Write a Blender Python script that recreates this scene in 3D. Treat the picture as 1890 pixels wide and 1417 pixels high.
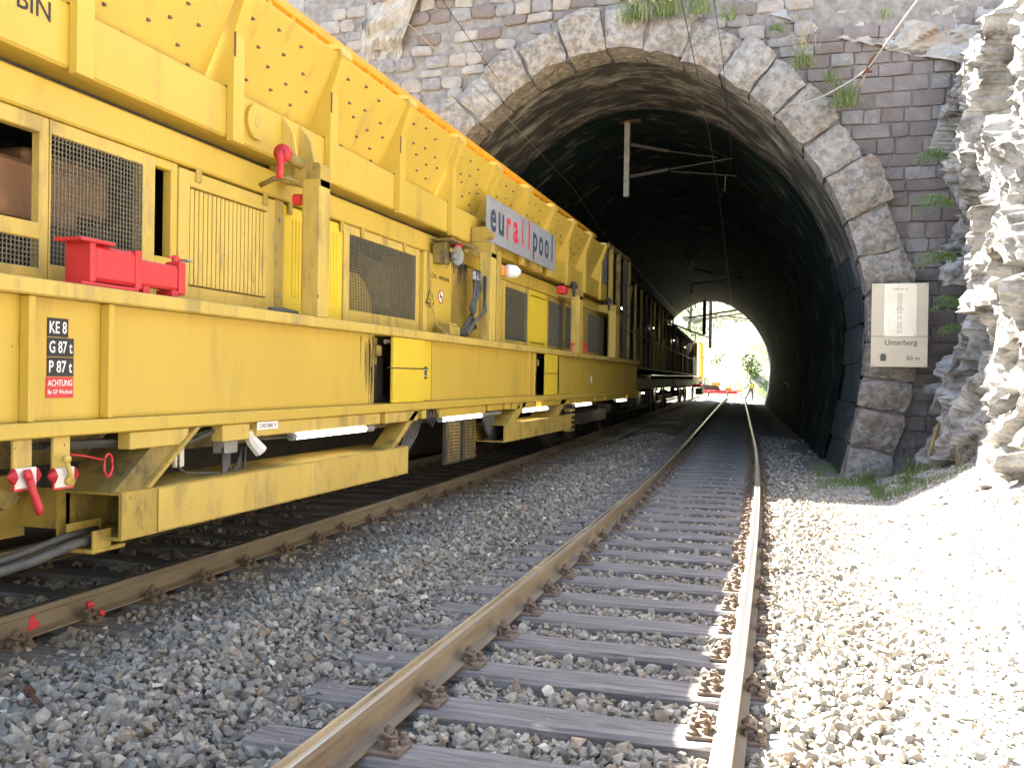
import bpy, bmesh, math, random
import numpy as np
from mathutils import Vector, Matrix, noise
R = math.radians
random.seed(7); rng = np.random.default_rng(7)
for o in list(bpy.data.objects): bpy.data.objects.remove(o)
S = bpy.context.scene
COL = S.collection

# ------------------------------------------------------------------ camera
F_PX, YAW, PITCH, ROLL, CAM_H = 1710.03, .29315, -.00687, .01602, 1.40223
cam_d = bpy.data.cameras.new('camera'); cam = bpy.data.objects.new('camera', cam_d); COL.objects.link(cam)
fw = Vector((-math.sin(YAW)*math.cos(PITCH), math.cos(YAW)*math.cos(PITCH), math.sin(PITCH)))
r0 = Vector((math.cos(YAW), math.sin(YAW), 0)); u0 = r0.cross(fw)
rr = r0*math.cos(ROLL)+u0*math.sin(ROLL); uu = -r0*math.sin(ROLL)+u0*math.cos(ROLL)
M = Matrix((rr, uu, -fw)).transposed().to_4x4(); M.translation = Vector((0, 0, CAM_H))
cam.matrix_world = M
cam_d.sensor_width = 36; cam_d.lens = F_PX/1890*36; cam_d.clip_end = 2000; cam_d.clip_start = .05
S.camera = cam
# ------------------------------------------------------------------ light
SUN = Vector((-.755, .40, 1)).normalized()
w = bpy.data.worlds.new('World'); S.world = w; w.use_nodes = True
nt = w.node_tree; bg = nt.nodes['Background']
sky = nt.nodes.new('ShaderNodeTexSky'); sky.sky_type = 'NISHITA'; sky.sun_disc = False
sky.sun_elevation = math.asin(SUN.z); sky.sun_rotation = math.atan2(SUN.x, SUN.y)
sky.dust_density = 2.5; sky.altitude = 700
nt.links.new(sky.outputs[0], bg.inputs[0]); bg.inputs[1].default_value = .085
sd = bpy.data.lights.new('sun', 'SUN'); sd.energy = 5; sd.angle = R(.5); sd.color = (1, .965, .91)
so = bpy.data.objects.new('sun', sd); COL.objects.link(so); so.rotation_euler = (-SUN).to_track_quat('-Z', 'Y').to_euler()
S.view_settings.view_transform = 'Standard'; S.view_settings.look = 'None'
S.view_settings.gamma = 1; S.view_settings.use_curve_mapping = False
S.view_settings.exposure = 3.35
S.view_settings.use_white_balance = True; S.view_settings.white_balance_temperature = 6950
S.render.engine = 'CYCLES'
S.cycles.max_bounces = 8; S.cycles.diffuse_bounces = 5

# ------------------------------------------------------------------ materials
def mat(name, c1, c2=None, rough=.6, scale=6, detail=6, bump=0, bscale=None, metal=0, c3=None, c3amt=.3, c3scale=2, stretch=(1, 1, 1), lo=.35, hi=.65, emit=0, alpha=None, spec=.5, island=0, brick=None, chips=0):
    m = bpy.data.materials.new(name); m.use_nodes = True; t = m.node_tree; N = t.nodes; L = t.links
    b = N['Principled BSDF']; b.inputs['Roughness'].default_value = rough; b.inputs['Metallic'].default_value = metal
    b.inputs['Specular IOR Level'].default_value = spec
    c = lambda k: (k[0], k[1], k[2], 1)
    b.inputs['Base Color'].default_value = c(c1)
    out = None
    if c2 or bump:
        tc = N.new('ShaderNodeTexCoord'); mp = N.new('ShaderNodeMapping'); mp.inputs['Scale'].default_value = stretch
        L.new(tc.outputs['Object'], mp.inputs[0]); vec = mp.outputs[0]
    if c2:
        n = N.new('ShaderNodeTexNoise'); n.inputs['Scale'].default_value = scale; n.inputs['Detail'].default_value = detail; n.inputs['Roughness'].default_value = .65
        L.new(vec, n.inputs['Vector'])
        r = N.new('ShaderNodeValToRGB'); r.color_ramp.elements[0].position = lo; r.color_ramp.elements[1].position = hi
        r.color_ramp.elements[0].color = c(c1); r.color_ramp.elements[1].color = c(c2)
        L.new(n.outputs[0], r.inputs[0]); out = r.outputs[0]
        if c3:
            n3 = N.new('ShaderNodeTexNoise'); n3.inputs['Scale'].default_value = c3scale; n3.inputs['Detail'].default_value = 8; n3.inputs['Roughness'].default_value = .7
            L.new(vec, n3.inputs['Vector'])
            r3 = N.new('ShaderNodeValToRGB'); p = 1-c3amt; r3.color_ramp.elements[0].position = max(0, p-.12); r3.color_ramp.elements[1].position = min(1, p+.08)
            L.new(n3.outputs[0], r3.inputs[0])
            mx = N.new('ShaderNodeMixRGB'); L.new(r3.outputs[0], mx.inputs[0]); L.new(out, mx.inputs[1]); mx.inputs[2].default_value = c(c3)
            out = mx.outputs[0]
    if island:
        g = N.new('ShaderNodeNewGeometry'); rp = N.new('ShaderNodeValToRGB'); cr = rp.color_ramp
        cols = island; cr.interpolation = 'CONSTANT'
        while len(cr.elements) < len(cols): cr.elements.new(.5)
        for i, (p, k) in enumerate(cols): cr.elements[i].position = p; cr.elements[i].color = c(k)
        L.new(g.outputs['Random Per Island'], rp.inputs[0])
        mx = N.new('ShaderNodeMixRGB'); mx.blend_type = 'MULTIPLY'; mx.inputs[0].default_value = 1
        if out: L.new(out, mx.inputs[1])
        else: mx.inputs[1].default_value = c(c1)
        L.new(rp.outputs[0], mx.inputs[2]); out = mx.outputs[0]
    if chips:
        for (sc_, th, wd_, colr, am) in ((30, .262, .03, (.10, .06, .035), 1), (3.2, .34, .10, (.17, .12, .06), .22*chips)):
            nn = N.new('ShaderNodeTexNoise'); nn.inputs['Scale'].default_value = sc_; nn.inputs['Detail'].default_value = 4 if sc_ > 9 else 9
            L.new(tc.outputs['Object'] if sc_ > 9 else vec, nn.inputs['Vector'])
            rn = N.new('ShaderNodeValToRGB'); rn.color_ramp.elements[0].position = th-.02*(2-chips); rn.color_ramp.elements[1].position = th+wd_-.02*(2-chips)
            rn.color_ramp.elements[0].color = (am, am, am, 1); rn.color_ramp.elements[1].color = (0, 0, 0, 1)
            L.new(nn.outputs[0], rn.inputs[0]); mc = N.new('ShaderNodeMixRGB'); L.new(rn.outputs[0], mc.inputs[0]); L.new(out, mc.inputs[1]); mc.inputs[2].default_value = c(colr); out = mc.outputs[0]
    if out: L.new(out, b.inputs['Base Color'])
    if bump:
        nb = N.new('ShaderNodeTexNoise'); nb.inputs['Scale'].default_value = bscale or scale*3; nb.inputs['Detail'].default_value = 8; nb.inputs['Roughness'].default_value = .6
        L.new(vec, nb.inputs['Vector'])
        bp = N.new('ShaderNodeBump'); bp.inputs['Strength'].default_value = 1; bp.inputs['Distance'].default_value = bump
        L.new(nb.outputs[0], bp.inputs['Height']); L.new(bp.outputs[0], b.inputs['Normal'])
    if emit:
        b.inputs['Emission Color'].default_value = c(c1); b.inputs['Emission Strength'].default_value = emit
    return m
Y = mat('yellow_paint', (.57, .392, .058), (.51, .342, .052), .45, 1.3, 5, .0006, 30, c3=(.36, .245, .06), c3amt=.30, c3scale=3.0, stretch=(1, 1, .30), lo=.3, hi=.7, chips=1)
YB = mat('fresh_yellow_paint', (.72, .52, .04), (.67, .475, .04), .42, 2, 4, .0006, 20)
YD = mat('dull_yellow_paint', (.47, .32, .055), (.36, .25, .055), .6, 3, 6, .001, 25, c3=(.13, .09, .04), c3amt=.37, c3scale=7, stretch=(1, 1, .5), chips=2)
YP = mat('pale_yellow_paint', (.60, .42, .09), (.50, .35, .075), .5, 2, 5, .001, 25, c3=(.30, .215, .09), c3amt=.36, c3scale=5, stretch=(1, 1, .3), chips=2)
OR = mat('orange_yellow_paint', (.66, .32, .02), (.50, .23, .02), .5, 3)
OLD = mat('grimy_yellow_paint', (.30, .22, .05), (.18, .13, .04), .75, 4, 6, .002, 25, c3=(.07, .05, .03), c3amt=.42, c3scale=5)
RED = mat('red_paint', (.62, .035, .04), (.5, .03, .035), .45, 4, 5, .001, c3=(.3, .05, .04), c3amt=.3, c3scale=9)
RUST = mat('rust', (.14, .055, .03), (.08, .035, .02), .85, 12, 6, .002)
DARK = mat('sooty_steel', (.035, .03, .026), (.07, .055, .04), .7, 5, 6, .002)
BROWN = mat('brown_engine_paint', (.30, .15, .07), (.2, .1, .05), .7, 4, 6, .002)
RUB = mat('black_rubber_hose', (.06, .062, .058), (.10, .10, .09), .55, 10)
GREY = mat('grey_steel', (.32, .32, .31), (.24, .24, .23), .5, 6, metal=.3)
ZINC = mat('galvanised_wire', (.22, .20, .14), (.15, .13, .085), .55, 14, metal=.3)
WHITE = mat('white_enamel', (.78, .76, .72), (.66, .62, .56), .4, 6)
BLK = mat('black_enamel', (.015, .015, .016), rough=.5)
TXT = mat('white_lettering', (.8, .8, .78), rough=.6)
LAMP = mat('lit_tube', (1, .95, .82), emit=1.3)
LAMPF = mat('far_lit_lamp', (1, .93, .7), emit=2)
RAILS = mat('rail_rusty_side', (.21, .165, .11), (.28, .225, .155), .75, 8, 6, .002, c3=(.12, .07, .045), c3amt=.35, c3scale=3, stretch=(1, .2, 1))
RAILT = mat('rail_worn_head', (.52, .47, .38), (.42, .37, .30), .32, 6, 5, metal=.55, stretch=(6, .15, 1))
RAILG = mat('rail_running_band', (.45, .44, .44), (.36, .36, .37), .22, 5, 5, metal=.8, stretch=(6, .1, 1))
WOOD = mat('weathered_sleeper_wood', (.25, .236, .225), (.135, .124, .118), .85, 6, 9, .008, 14, lo=.38, hi=.62, c3=(.035, .03, .03), c3amt=.33, c3scale=9, stretch=(.35, 4, 4))
IRON = mat('rusty_fastening', (.24, .18, .13), (.14, .10, .075), .7, 18, 5, .001, metal=.2)
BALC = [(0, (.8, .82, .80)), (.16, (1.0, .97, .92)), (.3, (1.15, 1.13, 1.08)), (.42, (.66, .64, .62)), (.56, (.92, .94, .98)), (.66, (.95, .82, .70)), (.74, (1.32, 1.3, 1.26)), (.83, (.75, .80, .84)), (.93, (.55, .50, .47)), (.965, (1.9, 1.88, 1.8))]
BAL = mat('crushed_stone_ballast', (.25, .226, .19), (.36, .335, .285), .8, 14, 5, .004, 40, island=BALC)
GND = mat('stony_ground', (.13, .122, .108), (.27, .255, .225), .95, 22, 8, .03, 26, c3=(.32, .30, .27), c3amt=.38, c3scale=14)
ROCK = mat('limestone_rock', (.40, .38, .35), (.27, .25, .225), .9, 1.6, 9, .035, 6, c3=(.30, .20, .12), c3amt=.36, c3scale=1.1, stretch=(1, 1, 1.7))
ROCKB = mat('pale_limestone_rock', (.44, .425, .40), (.26, .25, .23), .9, 2.6, 10, .05, 9, c3=(.07, .058, .045), c3amt=.43, c3scale=1.9, stretch=(1, 1, 1.5))
RING = mat('voussoir_stone', (.33, .295, .255), (.16, .14, .12), .9, 9, 12, .05, 18, c3=(.25, .155, .085), c3amt=.365, c3scale=3.4, lo=.42, hi=.6)
RINGS = mat('pale_voussoir_stone', (.40, .37, .33), (.19, .17, .15), .9, 9, 12, .05, 18, c3=(.15, .12, .10), c3amt=.38, c3scale=3)
ST = [mat('rubble_stone_grey', (.25, .235, .225), (.17, .155, .15), .9, 5, 8, .012, 20, c3=(.34, .31, .28), c3amt=.36, c3scale=6),
      mat('rubble_stone_pale', (.34, .31, .28), (.23, .205, .185), .9, 5, 8, .012, 20, c3=(.28, .2, .13), c3amt=.36, c3scale=4),
      mat('rubble_stone_brown', (.19, .155, .14), (.125, .10, .095), .9, 5, 8, .012, 20, c3=(.26, .18, .12), c3amt=.34, c3scale=5)]
SD = [mat('dark_block_stone', (.19, .155, .14), (.12, .10, .095), .9, 5, 8, .012, 20, c3=(.18, .12, .09), c3amt=.36, c3scale=5),
      mat('purple_block_stone', (.23, .195, .18), (.15, .125, .12), .9, 5, 8, .012, 20, c3=(.22, .18, .15), c3amt=.34, c3scale=5)]
MORT = mat('mortar', (.27, .25, .23), (.15, .135, .125), .95, 6, 8, .02, 24)
LIN = mat('sooty_shaded_lining', (.010, .019, .017), (.022, .034, .030), .85, .8, 9, .02, 5, c3=(.20, .19, .16), c3amt=.33, c3scale=1.1, stretch=(1, 2.2, .9), spec=.05)  # sooty stone, base darkened to paint the tunnel's inner shade
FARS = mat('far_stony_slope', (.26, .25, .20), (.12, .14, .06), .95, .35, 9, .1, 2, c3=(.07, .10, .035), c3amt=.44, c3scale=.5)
LIN2 = mat('stained_daylit_lining', (.075, .068, .060), (.036, .033, .03), .85, 1.2, 9, .03, 6, c3=(.42, .39, .33), c3amt=.40, c3scale=1.3, stretch=(1, 2.2, .8))  # stained stone, base lightened to paint daylight at the mouth
LIN3 = mat('slate_grey_lining_block', (.06, .075, .08), (.035, .045, .048), .8, 3, 9, .012, 9, c3=(.14, .14, .13), c3amt=.3, c3scale=5, spec=.1)
GRASS2 = mat('yellowish_grass', (.16, .19, .06), (.24, .24, .10), .7, 8)
GRASS = mat('grass_green', (.09, .15, .035), (.16, .21, .06), .7, 8)
LEAF = mat('leaf_green', (.06, .11, .028), (.10, .15, .04), .65, 5)
STRAW = mat('dry_straw', (.38, .32, .19), (.28, .22, .12), .8, 8)
BARK = mat('bark', (.10, .08, .06), (.06, .05, .04), .9, 6)
WIRE = mat('copper_wire_dark', (.06, .055, .05), rough=.5, metal=.5)
WIREL = mat('steel_cable', (.35, .32, .27), rough=.5, metal=.3)
CONC = mat('concrete', (.34, .33, .31), (.24, .235, .22), .85, 4, 6, .004)
SGN = mat('sign_face', (.66, .54, .38), (.60, .50, .36), .35, 1.5, 4)
SGN2 = mat('sign_plate', (.62, .54, .42), (.72, .67, .58), .28, 1.2, 3, metal=.35)
INK = mat('sign_ink', (.09, .085, .08), rough=.6)
NAVY = mat('navy_letter', (.045, .05, .075), rough=.6)
REDL = mat('red_letter', (.65, .03, .05), rough=.5)
PLG = mat('grey_name_board', (.34, .345, .345), (.28, .285, .285), .5, 3, 6, .001, metal=.1)
PINK = mat('red_spray_mark', (.75, .05, .06), rough=.6)
SKIN = mat('skin', (.5, .3, .22), rough=.6); VEST = mat('hi_vis_vest', (.75, .72, .04), rough=.6); CLOTH = mat('grey_trousers', (.12, .13, .15), rough=.8)
ORB = mat('orange_lens', (.85, .25, .03), rough=.25)

# ------------------------------------------------------------------ helpers
class G:
    def __init__(s, off=(0, 0, 0)): s.v = []; s.f = []; s.m = []; s.off = off
    def add(s, vs, fs, mi=0):
        b = len(s.v); s.v += [tuple(v) for v in vs]; s.f += [tuple(b+i for i in f) for f in fs]; s.m += [mi]*len(fs)
    def box(s, x0, x1, y0, y1, z0, z1, mi=0):
        s.add([(x, y, z) for x in (x0, x1) for y in (y0, y1) for z in (z0, z1)],
              [(0, 1, 3, 2), (4, 6, 7, 5), (0, 4, 5, 1), (2, 3, 7, 6), (0, 2, 6, 4), (1, 5, 7, 3)], mi); return s
    def bbox(s, x0, x1, y0, y1, z0, z1, b=.006, mi=0):      # chamfered box
        cx, cy, cz = (x0+x1)/2, (y0+y1)/2, (z0+z1)/2; hx, hy, hz = (x1-x0)/2, (y1-y0)/2, (z1-z0)/2
        b = min(b, hx*.45, hy*.45, hz*.45); base = len(s.v)
        vs = []
        for sx in (-1, 1):
            for sy in (-1, 1):
                for sz in (-1, 1):
                    vs += [(cx+sx*hx, cy+sy*(hy-b), cz+sz*(hz-b)), (cx+sx*(hx-b), cy+sy*hy, cz+sz*(hz-b)), (cx+sx*(hx-b), cy+sy*(hy-b), cz+sz*hz)]
        i = lambda sx, sy, sz, k: ((sx > 0)*4+(sy > 0)*2+(sz > 0))*3+k
        fs = []
        for sx in (-1, 1): q = [i(sx, -1, -1, 0), i(sx, 1, -1, 0), i(sx, 1, 1, 0), i(sx, -1, 1, 0)]; fs.append(q if sx > 0 else q[::-1])
        for sy in (-1, 1): q = [i(-1, sy, -1, 1), i(-1, sy, 1, 1), i(1, sy, 1, 1), i(1, sy, -1, 1)]; fs.append(q if sy > 0 else q[::-1])
        for sz in (-1, 1): q = [i(-1, -1, sz, 2), i(1, -1, sz, 2), i(1, 1, sz, 2), i(-1, 1, sz, 2)]; fs.append(q if sz > 0 else q[::-1])
        for sx in (-1, 1):
            for sy in (-1, 1): q = [i(sx, sy, -1, 0), i(sx, sy, 1, 0), i(sx, sy, 1, 1), i(sx, sy, -1, 1)]; fs.append(q if sx*sy < 0 else q[::-1])
            for sz in (-1, 1): q = [i(sx, -1, sz, 0), i(sx, 1, sz, 0), i(sx, 1, sz, 2), i(sx, -1, sz, 2)]; fs.append(q if sx*sz > 0 else q[::-1])
        for sy in (-1, 1):
            for sz in (-1, 1): q = [i(-1, sy, sz, 1), i(1, sy, sz, 1), i(1, sy, sz, 2), i(-1, sy, sz, 2)]; fs.append(q if sy*sz < 0 else q[::-1])
        for sx in (-1, 1):
            for sy in (-1, 1):
                for sz in (-1, 1): q = [i(sx, sy, sz, 0), i(sx, sy, sz, 1), i(sx, sy, sz, 2)]; fs.append(q if sx*sy*sz > 0 else q[::-1])
        s.add(vs, fs, mi); return s
    def prism(s, poly, axis, a, b, mi=0):     # poly of 2-tuples in the other two axes, extruded a..b on axis
        n = len(poly)
        def P(p, t): return {0: (t, p[0], p[1]), 1: (p[0], t, p[1]), 2: (p[0], p[1], t)}[axis]
        s.add([P(p, a) for p in poly]+[P(p, b) for p in poly],
              [tuple(range(n))[::-1], tuple(range(n, 2*n))]+[(i, (i+1) % n, n+(i+1) % n, n+i) for i in range(n)], mi); return s
    def tube(s, pts, r, n=8, mi=0, caps=True):
        pts = [Vector(p) for p in pts]; rs = r if isinstance(r, (list, tuple)) else [r]*len(pts)
        base = []; up = Vector((0, 0, 1))
        for i, p in enumerate(pts):
            d = (pts[min(i+1, len(pts)-1)]-pts[max(i-1, 0)])
            d = d.normalized() if d.length > 1e-9 else up
            a = d.cross(up if abs(d.z) < .95 else Vector((1, 0, 0))).normalized(); b = d.cross(a)
            for k in range(n):
                t = 2*math.pi*k/n; base.append(p+(a*math.cos(t)+b*math.sin(t))*rs[i])
        fs = [(i*n+k, i*n+(k+1) % n, (i+1)*n+(k+1) % n, (i+1)*n+k) for i in range(len(pts)-1) for k in range(n)]
        if caps: fs += [tuple(range(n))[::-1], tuple(range((len(pts)-1)*n, len(pts)*n))]
        s.add(base, fs, mi); return s
    def ball(s, c, r, n=10, mi=0):
        pts = [(c[0], c[1], c[2]-r*math.cos(math.pi*i/6)) for i in range(7)]
        s.tube(pts, [max(r*math.sin(math.pi*i/6), r*.02) for i in range(7)], n, mi); return s
    def mesh(s, name, mats, smooth=False):
        m = bpy.data.meshes.new(name); o = s.off
        m.from_pydata([(v[0]-o[0], v[1]-o[1], v[2]-o[2]) for v in s.v], [], s.f)
        for x in (mats if isinstance(mats, (list, tuple)) else [mats]): m.materials.append(x)
        m.polygons.foreach_set('material_index', s.m)
        if smooth: m.polygons.foreach_set('use_smooth', [True]*len(s.f))
        m.update(); return m
    def build(s, name, mats, parent=None, smooth=False, label=None):
        return link(name, s.mesh(name, mats, smooth), parent, label)
def link(name, data, parent=None, label=None, loc=None):
    o = bpy.data.objects.new(name, data); COL.objects.link(o)
    if parent: o.parent = parent
    if label: o['label'] = label
    if loc is not None: o.location = loc
    return o
def tag(o, label=None, cat=None, group=None, kind=None):
    for k, v in (('label', label), ('category', cat), ('group', group), ('kind', kind)):
        if v: o[k] = v
    return o
def thing(name, label, cat, loc=(0, 0, 0), rz=0, group=None):
    o = link(name, None, loc=loc); o.rotation_euler = (0, 0, rz); return tag(o, label, cat, group)
def arc(c, r, a0, a1, n, f): return [f(c[0]+r*math.cos(R(a0+(a1-a0)*i/n)), c[1]+r*math.sin(R(a0+(a1-a0)*i/n))) for i in range(n+1)]
_tc = {}
def text(s, y, z, h, mt, parent, x, off, width=None, bold=0, name='lettering', axis='x', extr=.0015):
    """lettering facing +X (axis x) or -Y (axis y); y,z = lower left corner"""
    cu = bpy.data.curves.new('t', 'FONT'); cu.body = s; cu.size = 1; cu.extrude = 0; cu.offset = bold; cu.resolution_u = 3
    tmp = bpy.data.objects.new('t', cu); COL.objects.link(tmp); bpy.context.view_layer.update()
    me = bpy.data.meshes.new_from_object(tmp); bpy.data.objects.remove(tmp)
    vs = [v.co.copy() for v in me.vertices]; x0 = min(v.x for v in vs); x1 = max(v.x for v in vs); y0 = min(v.y for v in vs); y1 = max(v.y for v in vs)
    ky = h/(y1-y0); kx = (width/(x1-x0)) if width else ky
    for v in me.vertices:
        a = (v.co.x-x0)*kx; b = (v.co.y-y0)*ky
        v.co = (x-off[0], y+a-off[1], z+b-off[2]) if axis == 'x' else (y+a-off[0], x-off[1], z+b-off[2])
    me.materials.clear(); me.materials.append(mt)
    return link(name, me, parent)

# track alignment (right-hand track), gently curving left into the tunnel
C0, KC, SS0, SS1 = -.95183, .00221, -1.21, 23.35
def CX(y):
    a = np.clip(np.asarray(y, float)-SS0, 0, SS1); return C0-(KC*a**2/2+KC*SS1*np.maximum(y-SS0-SS1, 0))
def ANG(y): return KC*min(max(y-SS0, 0), SS1)
DT = 4.061
def gh(x, y):
    x = np.asarray(x, float); y = np.asarray(y, float); c = CX(y)
    z = -.222+.022*np.clip((np.abs(x-c+DT/2)-.2)*0+1, 0, 1)*(x > c+.9)+.075*np.exp(-((x-c+DT/2)/.42)**2)-.022*np.exp(-((x-c)/.62)**4)
    out = (1-np.clip((y-15.2)/1.4, 0, 1))
    z = z+np.clip(x-1.25, 0, 1.3)*.50*out+np.clip(x-2.55, 0, 3)*.5*out
    z = z+np.clip(-7.0-x, 0, 2)*.35*(y < 16)
    return z

# ------------------------------------------------------------------ ground
def grid_mesh(name, xs, ys, fn, m, smooth=True):
    X, Yg = np.meshgrid(xs, ys); P = fn(X, Yg); P = np.stack(P, -1).reshape(-1, 3)
    nx, ny = len(xs), len(ys); i = np.arange((ny-1)*(nx-1)); a = (i//(nx-1))*nx+i % (nx-1)
    F = np.stack([a, a+1, a+1+nx, a+nx], 1)
    return arrays_mesh(name, P, F, m, smooth)
def arrays_mesh(name, P, F, m, smooth=False):
    me = bpy.data.meshes.new(name); k = F.shape[1]
    me.vertices.add(len(P)); me.vertices.foreach_set('co', np.asarray(P, np.float32).ravel())
    me.loops.add(F.size); me.loops.foreach_set('vertex_index', F.astype(np.int32).ravel())
    me.polygons.add(len(F)); me.polygons.foreach_set('loop_start', np.arange(0, F.size, k, dtype=np.int32))
    try: me.polygons.foreach_set('loop_total', np.full(len(F), k, np.int32))
    except Exception: pass
    me.polygons.foreach_set('use_smooth', np.full(len(F), bool(smooth)))
    me.materials.append(m); me.update(); me.validate(); return me
def nz(x, y, z, s, seed=0): return noise.noise(Vector((x*s+seed, y*s+seed*1.7, z*s-seed)))
xs = np.concatenate([[-500, -200, -80, -40, -20, -12, -9], np.arange(-7.5, 4.01, .11), [4.5, 5.5, 7, 10, 20, 40, 90, 200, 500]])
ys = np.concatenate([[-400, -150, -60, -25, -12, -6, -3], np.arange(-1, 18, .11), np.arange(18.5, 80, 1), [85, 95, 110, 140, 200, 350, 800]])
def gfun(X, Yg):
    Z = gh(X, Yg); rough = np.vectorize(lambda a, b: nz(a, b, 0, 4)*.025+nz(a, b, 0, 13)*.014)(X, Yg)
    near = (np.abs(X+2) < 9) & (Yg < 25)
    return X, Yg, Z-.012+np.where(X > CX(Yg)+1.0, .022, 0)+np.where(near, rough, 0)
tag(link('ground', grid_mesh('ground', xs, ys, gfun, GND)), 'stony ground under and beside the tracks', kind='structure')

GLAREM = mat('sun_glare_gravel', (.30, .285, .26), (.46, .445, .41), .95, 30, 9, .02, 55, c3=(.17, .15, .13), c3amt=.36, c3scale=22)  # gravel colour raised to paint the sun's glare on this ground
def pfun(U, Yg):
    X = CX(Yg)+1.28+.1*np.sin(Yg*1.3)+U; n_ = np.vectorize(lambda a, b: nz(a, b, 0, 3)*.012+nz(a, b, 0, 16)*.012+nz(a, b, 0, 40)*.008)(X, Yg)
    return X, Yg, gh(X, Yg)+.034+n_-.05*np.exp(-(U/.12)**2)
tag(link('glare_gravel_sheet', grid_mesh('glare_gravel_sheet', np.arange(0, 2.6, .04), np.arange(0, 16.3, .04), pfun, GLAREM)), 'fine gravel right of the track, coloured pale for the sun glare on it', kind='structure')  # added sheet, its paleness stands in for overexposed sunlight
# ------------------------------------------------------------------ ballast
def proto_stones(n):
    out = []
    for k in range(n):
        bm = bmesh.new(); rr_ = random.Random(k)
        for i in range(11):
            v = Vector((rr_.gauss(0, 1), rr_.gauss(0, 1), rr_.gauss(0, 1))).normalized(); v = Vector((v.x, v.y*.82, v.z*.68))*rr_.uniform(.85, 1.1)
            bm.verts.new(v)
        bmesh.ops.convex_hull(bm, input=bm.verts)
        loose = [v for v in bm.verts if not v.link_faces]
        if loose: bmesh.ops.delete(bm, geom=loose, context='VERTS')
        bmesh.ops.triangulate(bm, faces=bm.faces); bm.verts.index_update()
        out.append((np.array([v.co[:] for v in bm.verts]), np.array([[v.index for v in f.verts] for f in bm.faces]))); bm.free()
    return out
PR = proto_stones(24)
def stones(pos, size, name, label, m):
    n = len(pos); q = rng.normal(size=(n, 4)); q /= np.linalg.norm(q, axis=1)[:, None]
    a, b, c, d = q.T
    Rm = np.stack([1-2*(c*c+d*d), 2*(b*c-a*d), 2*(b*d+a*c), 2*(b*c+a*d), 1-2*(b*b+d*d), 2*(c*d-a*b), 2*(b*d-a*c), 2*(c*d+a*b), 1-2*(b*b+c*c)], -1).reshape(n, 3, 3)
    kind = rng.integers(0, len(PR), n); Ps, Fs, base = [], [], 0
    for k, (v, f) in enumerate(PR):
        ix = np.where(kind == k)[0]
        if not len(ix): continue
        P = np.einsum('nij,vj->nvi', Rm[ix], v)*size[ix][:, None, None]+pos[ix][:, None, :]
        Fk = f[None]+(np.arange(len(ix))*len(v))[:, None, None]+base
        Ps.append(P.reshape(-1, 3)); Fs.append(Fk.reshape(-1, 3)); base += P.shape[0]*P.shape[1]
    o = link(name, arrays_mesh(name, np.concatenate(Ps), np.concatenate(Fs), m)); tag(o, label, None, None, 'stuff'); return o
SP, SY0 = .599, 3.607-2*.599
def scatter(x0, x1, y0, y1, s, r0, r1, lift=.0, keep=1.0, fine=False):
    gx = np.arange(x0, x1, s); gy = np.arange(y0, y1, s); X, Yg = np.meshgrid(gx, gy); X = X.ravel(); Yg = Yg.ravel()
    X = X+rng.uniform(-.5, .5, len(X))*s; Yg = Yg+rng.uniform(-.5, .5, len(X))*s
    ok = rng.random(len(X)) < keep
    c = CX(Yg); edge = c+1.55+.18*np.sin(Yg*1.3)+rng.normal(0, .16, len(X)); ok &= (X > edge) if fine else (X < edge)
    for cc in (c, c-DT):
        d = np.abs(X-cc)
        onrail = np.abs(d-.7535) < .095
        ph = (Yg-SY0)/SP; fr = np.abs(ph-np.round(ph))*SP
        onsl = (d < 1.30) & (fr < .152) & (rng.random(len(X)) > .045)
        endcover = (d > np.where(X > cc, .93, 1.1)+.08*np.sin(np.round(ph)*2.3)) & (rng.random(len(X)) < np.where(X > cc, .95, .5))
        ok &= ~onrail & (~onsl | endcover)
    X, Yg = X[ok], Yg[ok]; n = len(X)
    sz = r0*np.exp(rng.normal(-.03, .34, n)); sz = np.clip(sz, r0*.4, r1*1.12)
    z = gh(X, Yg)+rng.uniform(-.012, .018, n)+lift+np.where((np.abs(X-CX(Yg)) > .85) & (X > CX(Yg)), .03, 0)
    return np.stack([X, Yg, z], 1), sz
L1 = [scatter(-5.2, 2.6, 1.3, 8.2, .040, .029, .055), scatter(-5.2, 2.7, 1.3, 8.2, .062, .028, .052, .02),
      scatter(-4.6, 2.8, 8.2, 16.0, .052, .031, .055), scatter(-4.6, 2.8, 8.2, 16, .09, .03, .05, .02), scatter(-4.2, 1.2, 16.0, 27, .085, .036, .055), scatter(-7.5, -5.2, 2, 10, .11, .035, .06)]
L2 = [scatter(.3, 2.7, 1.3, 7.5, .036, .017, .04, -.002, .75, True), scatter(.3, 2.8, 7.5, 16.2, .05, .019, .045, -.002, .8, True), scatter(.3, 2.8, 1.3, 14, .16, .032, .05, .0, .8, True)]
stones(np.concatenate([a for a, _ in L2]), np.concatenate([b for _, b in L2]), 'fine_gravel', 'small loose stones on the glare-coloured gravel right of the track', BAL)
stones(np.concatenate([a for a, _ in L1]), np.concatenate([b for _, b in L1]), 'ballast', 'grey crushed stone ballast filling the space around the sleepers', BAL)

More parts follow.
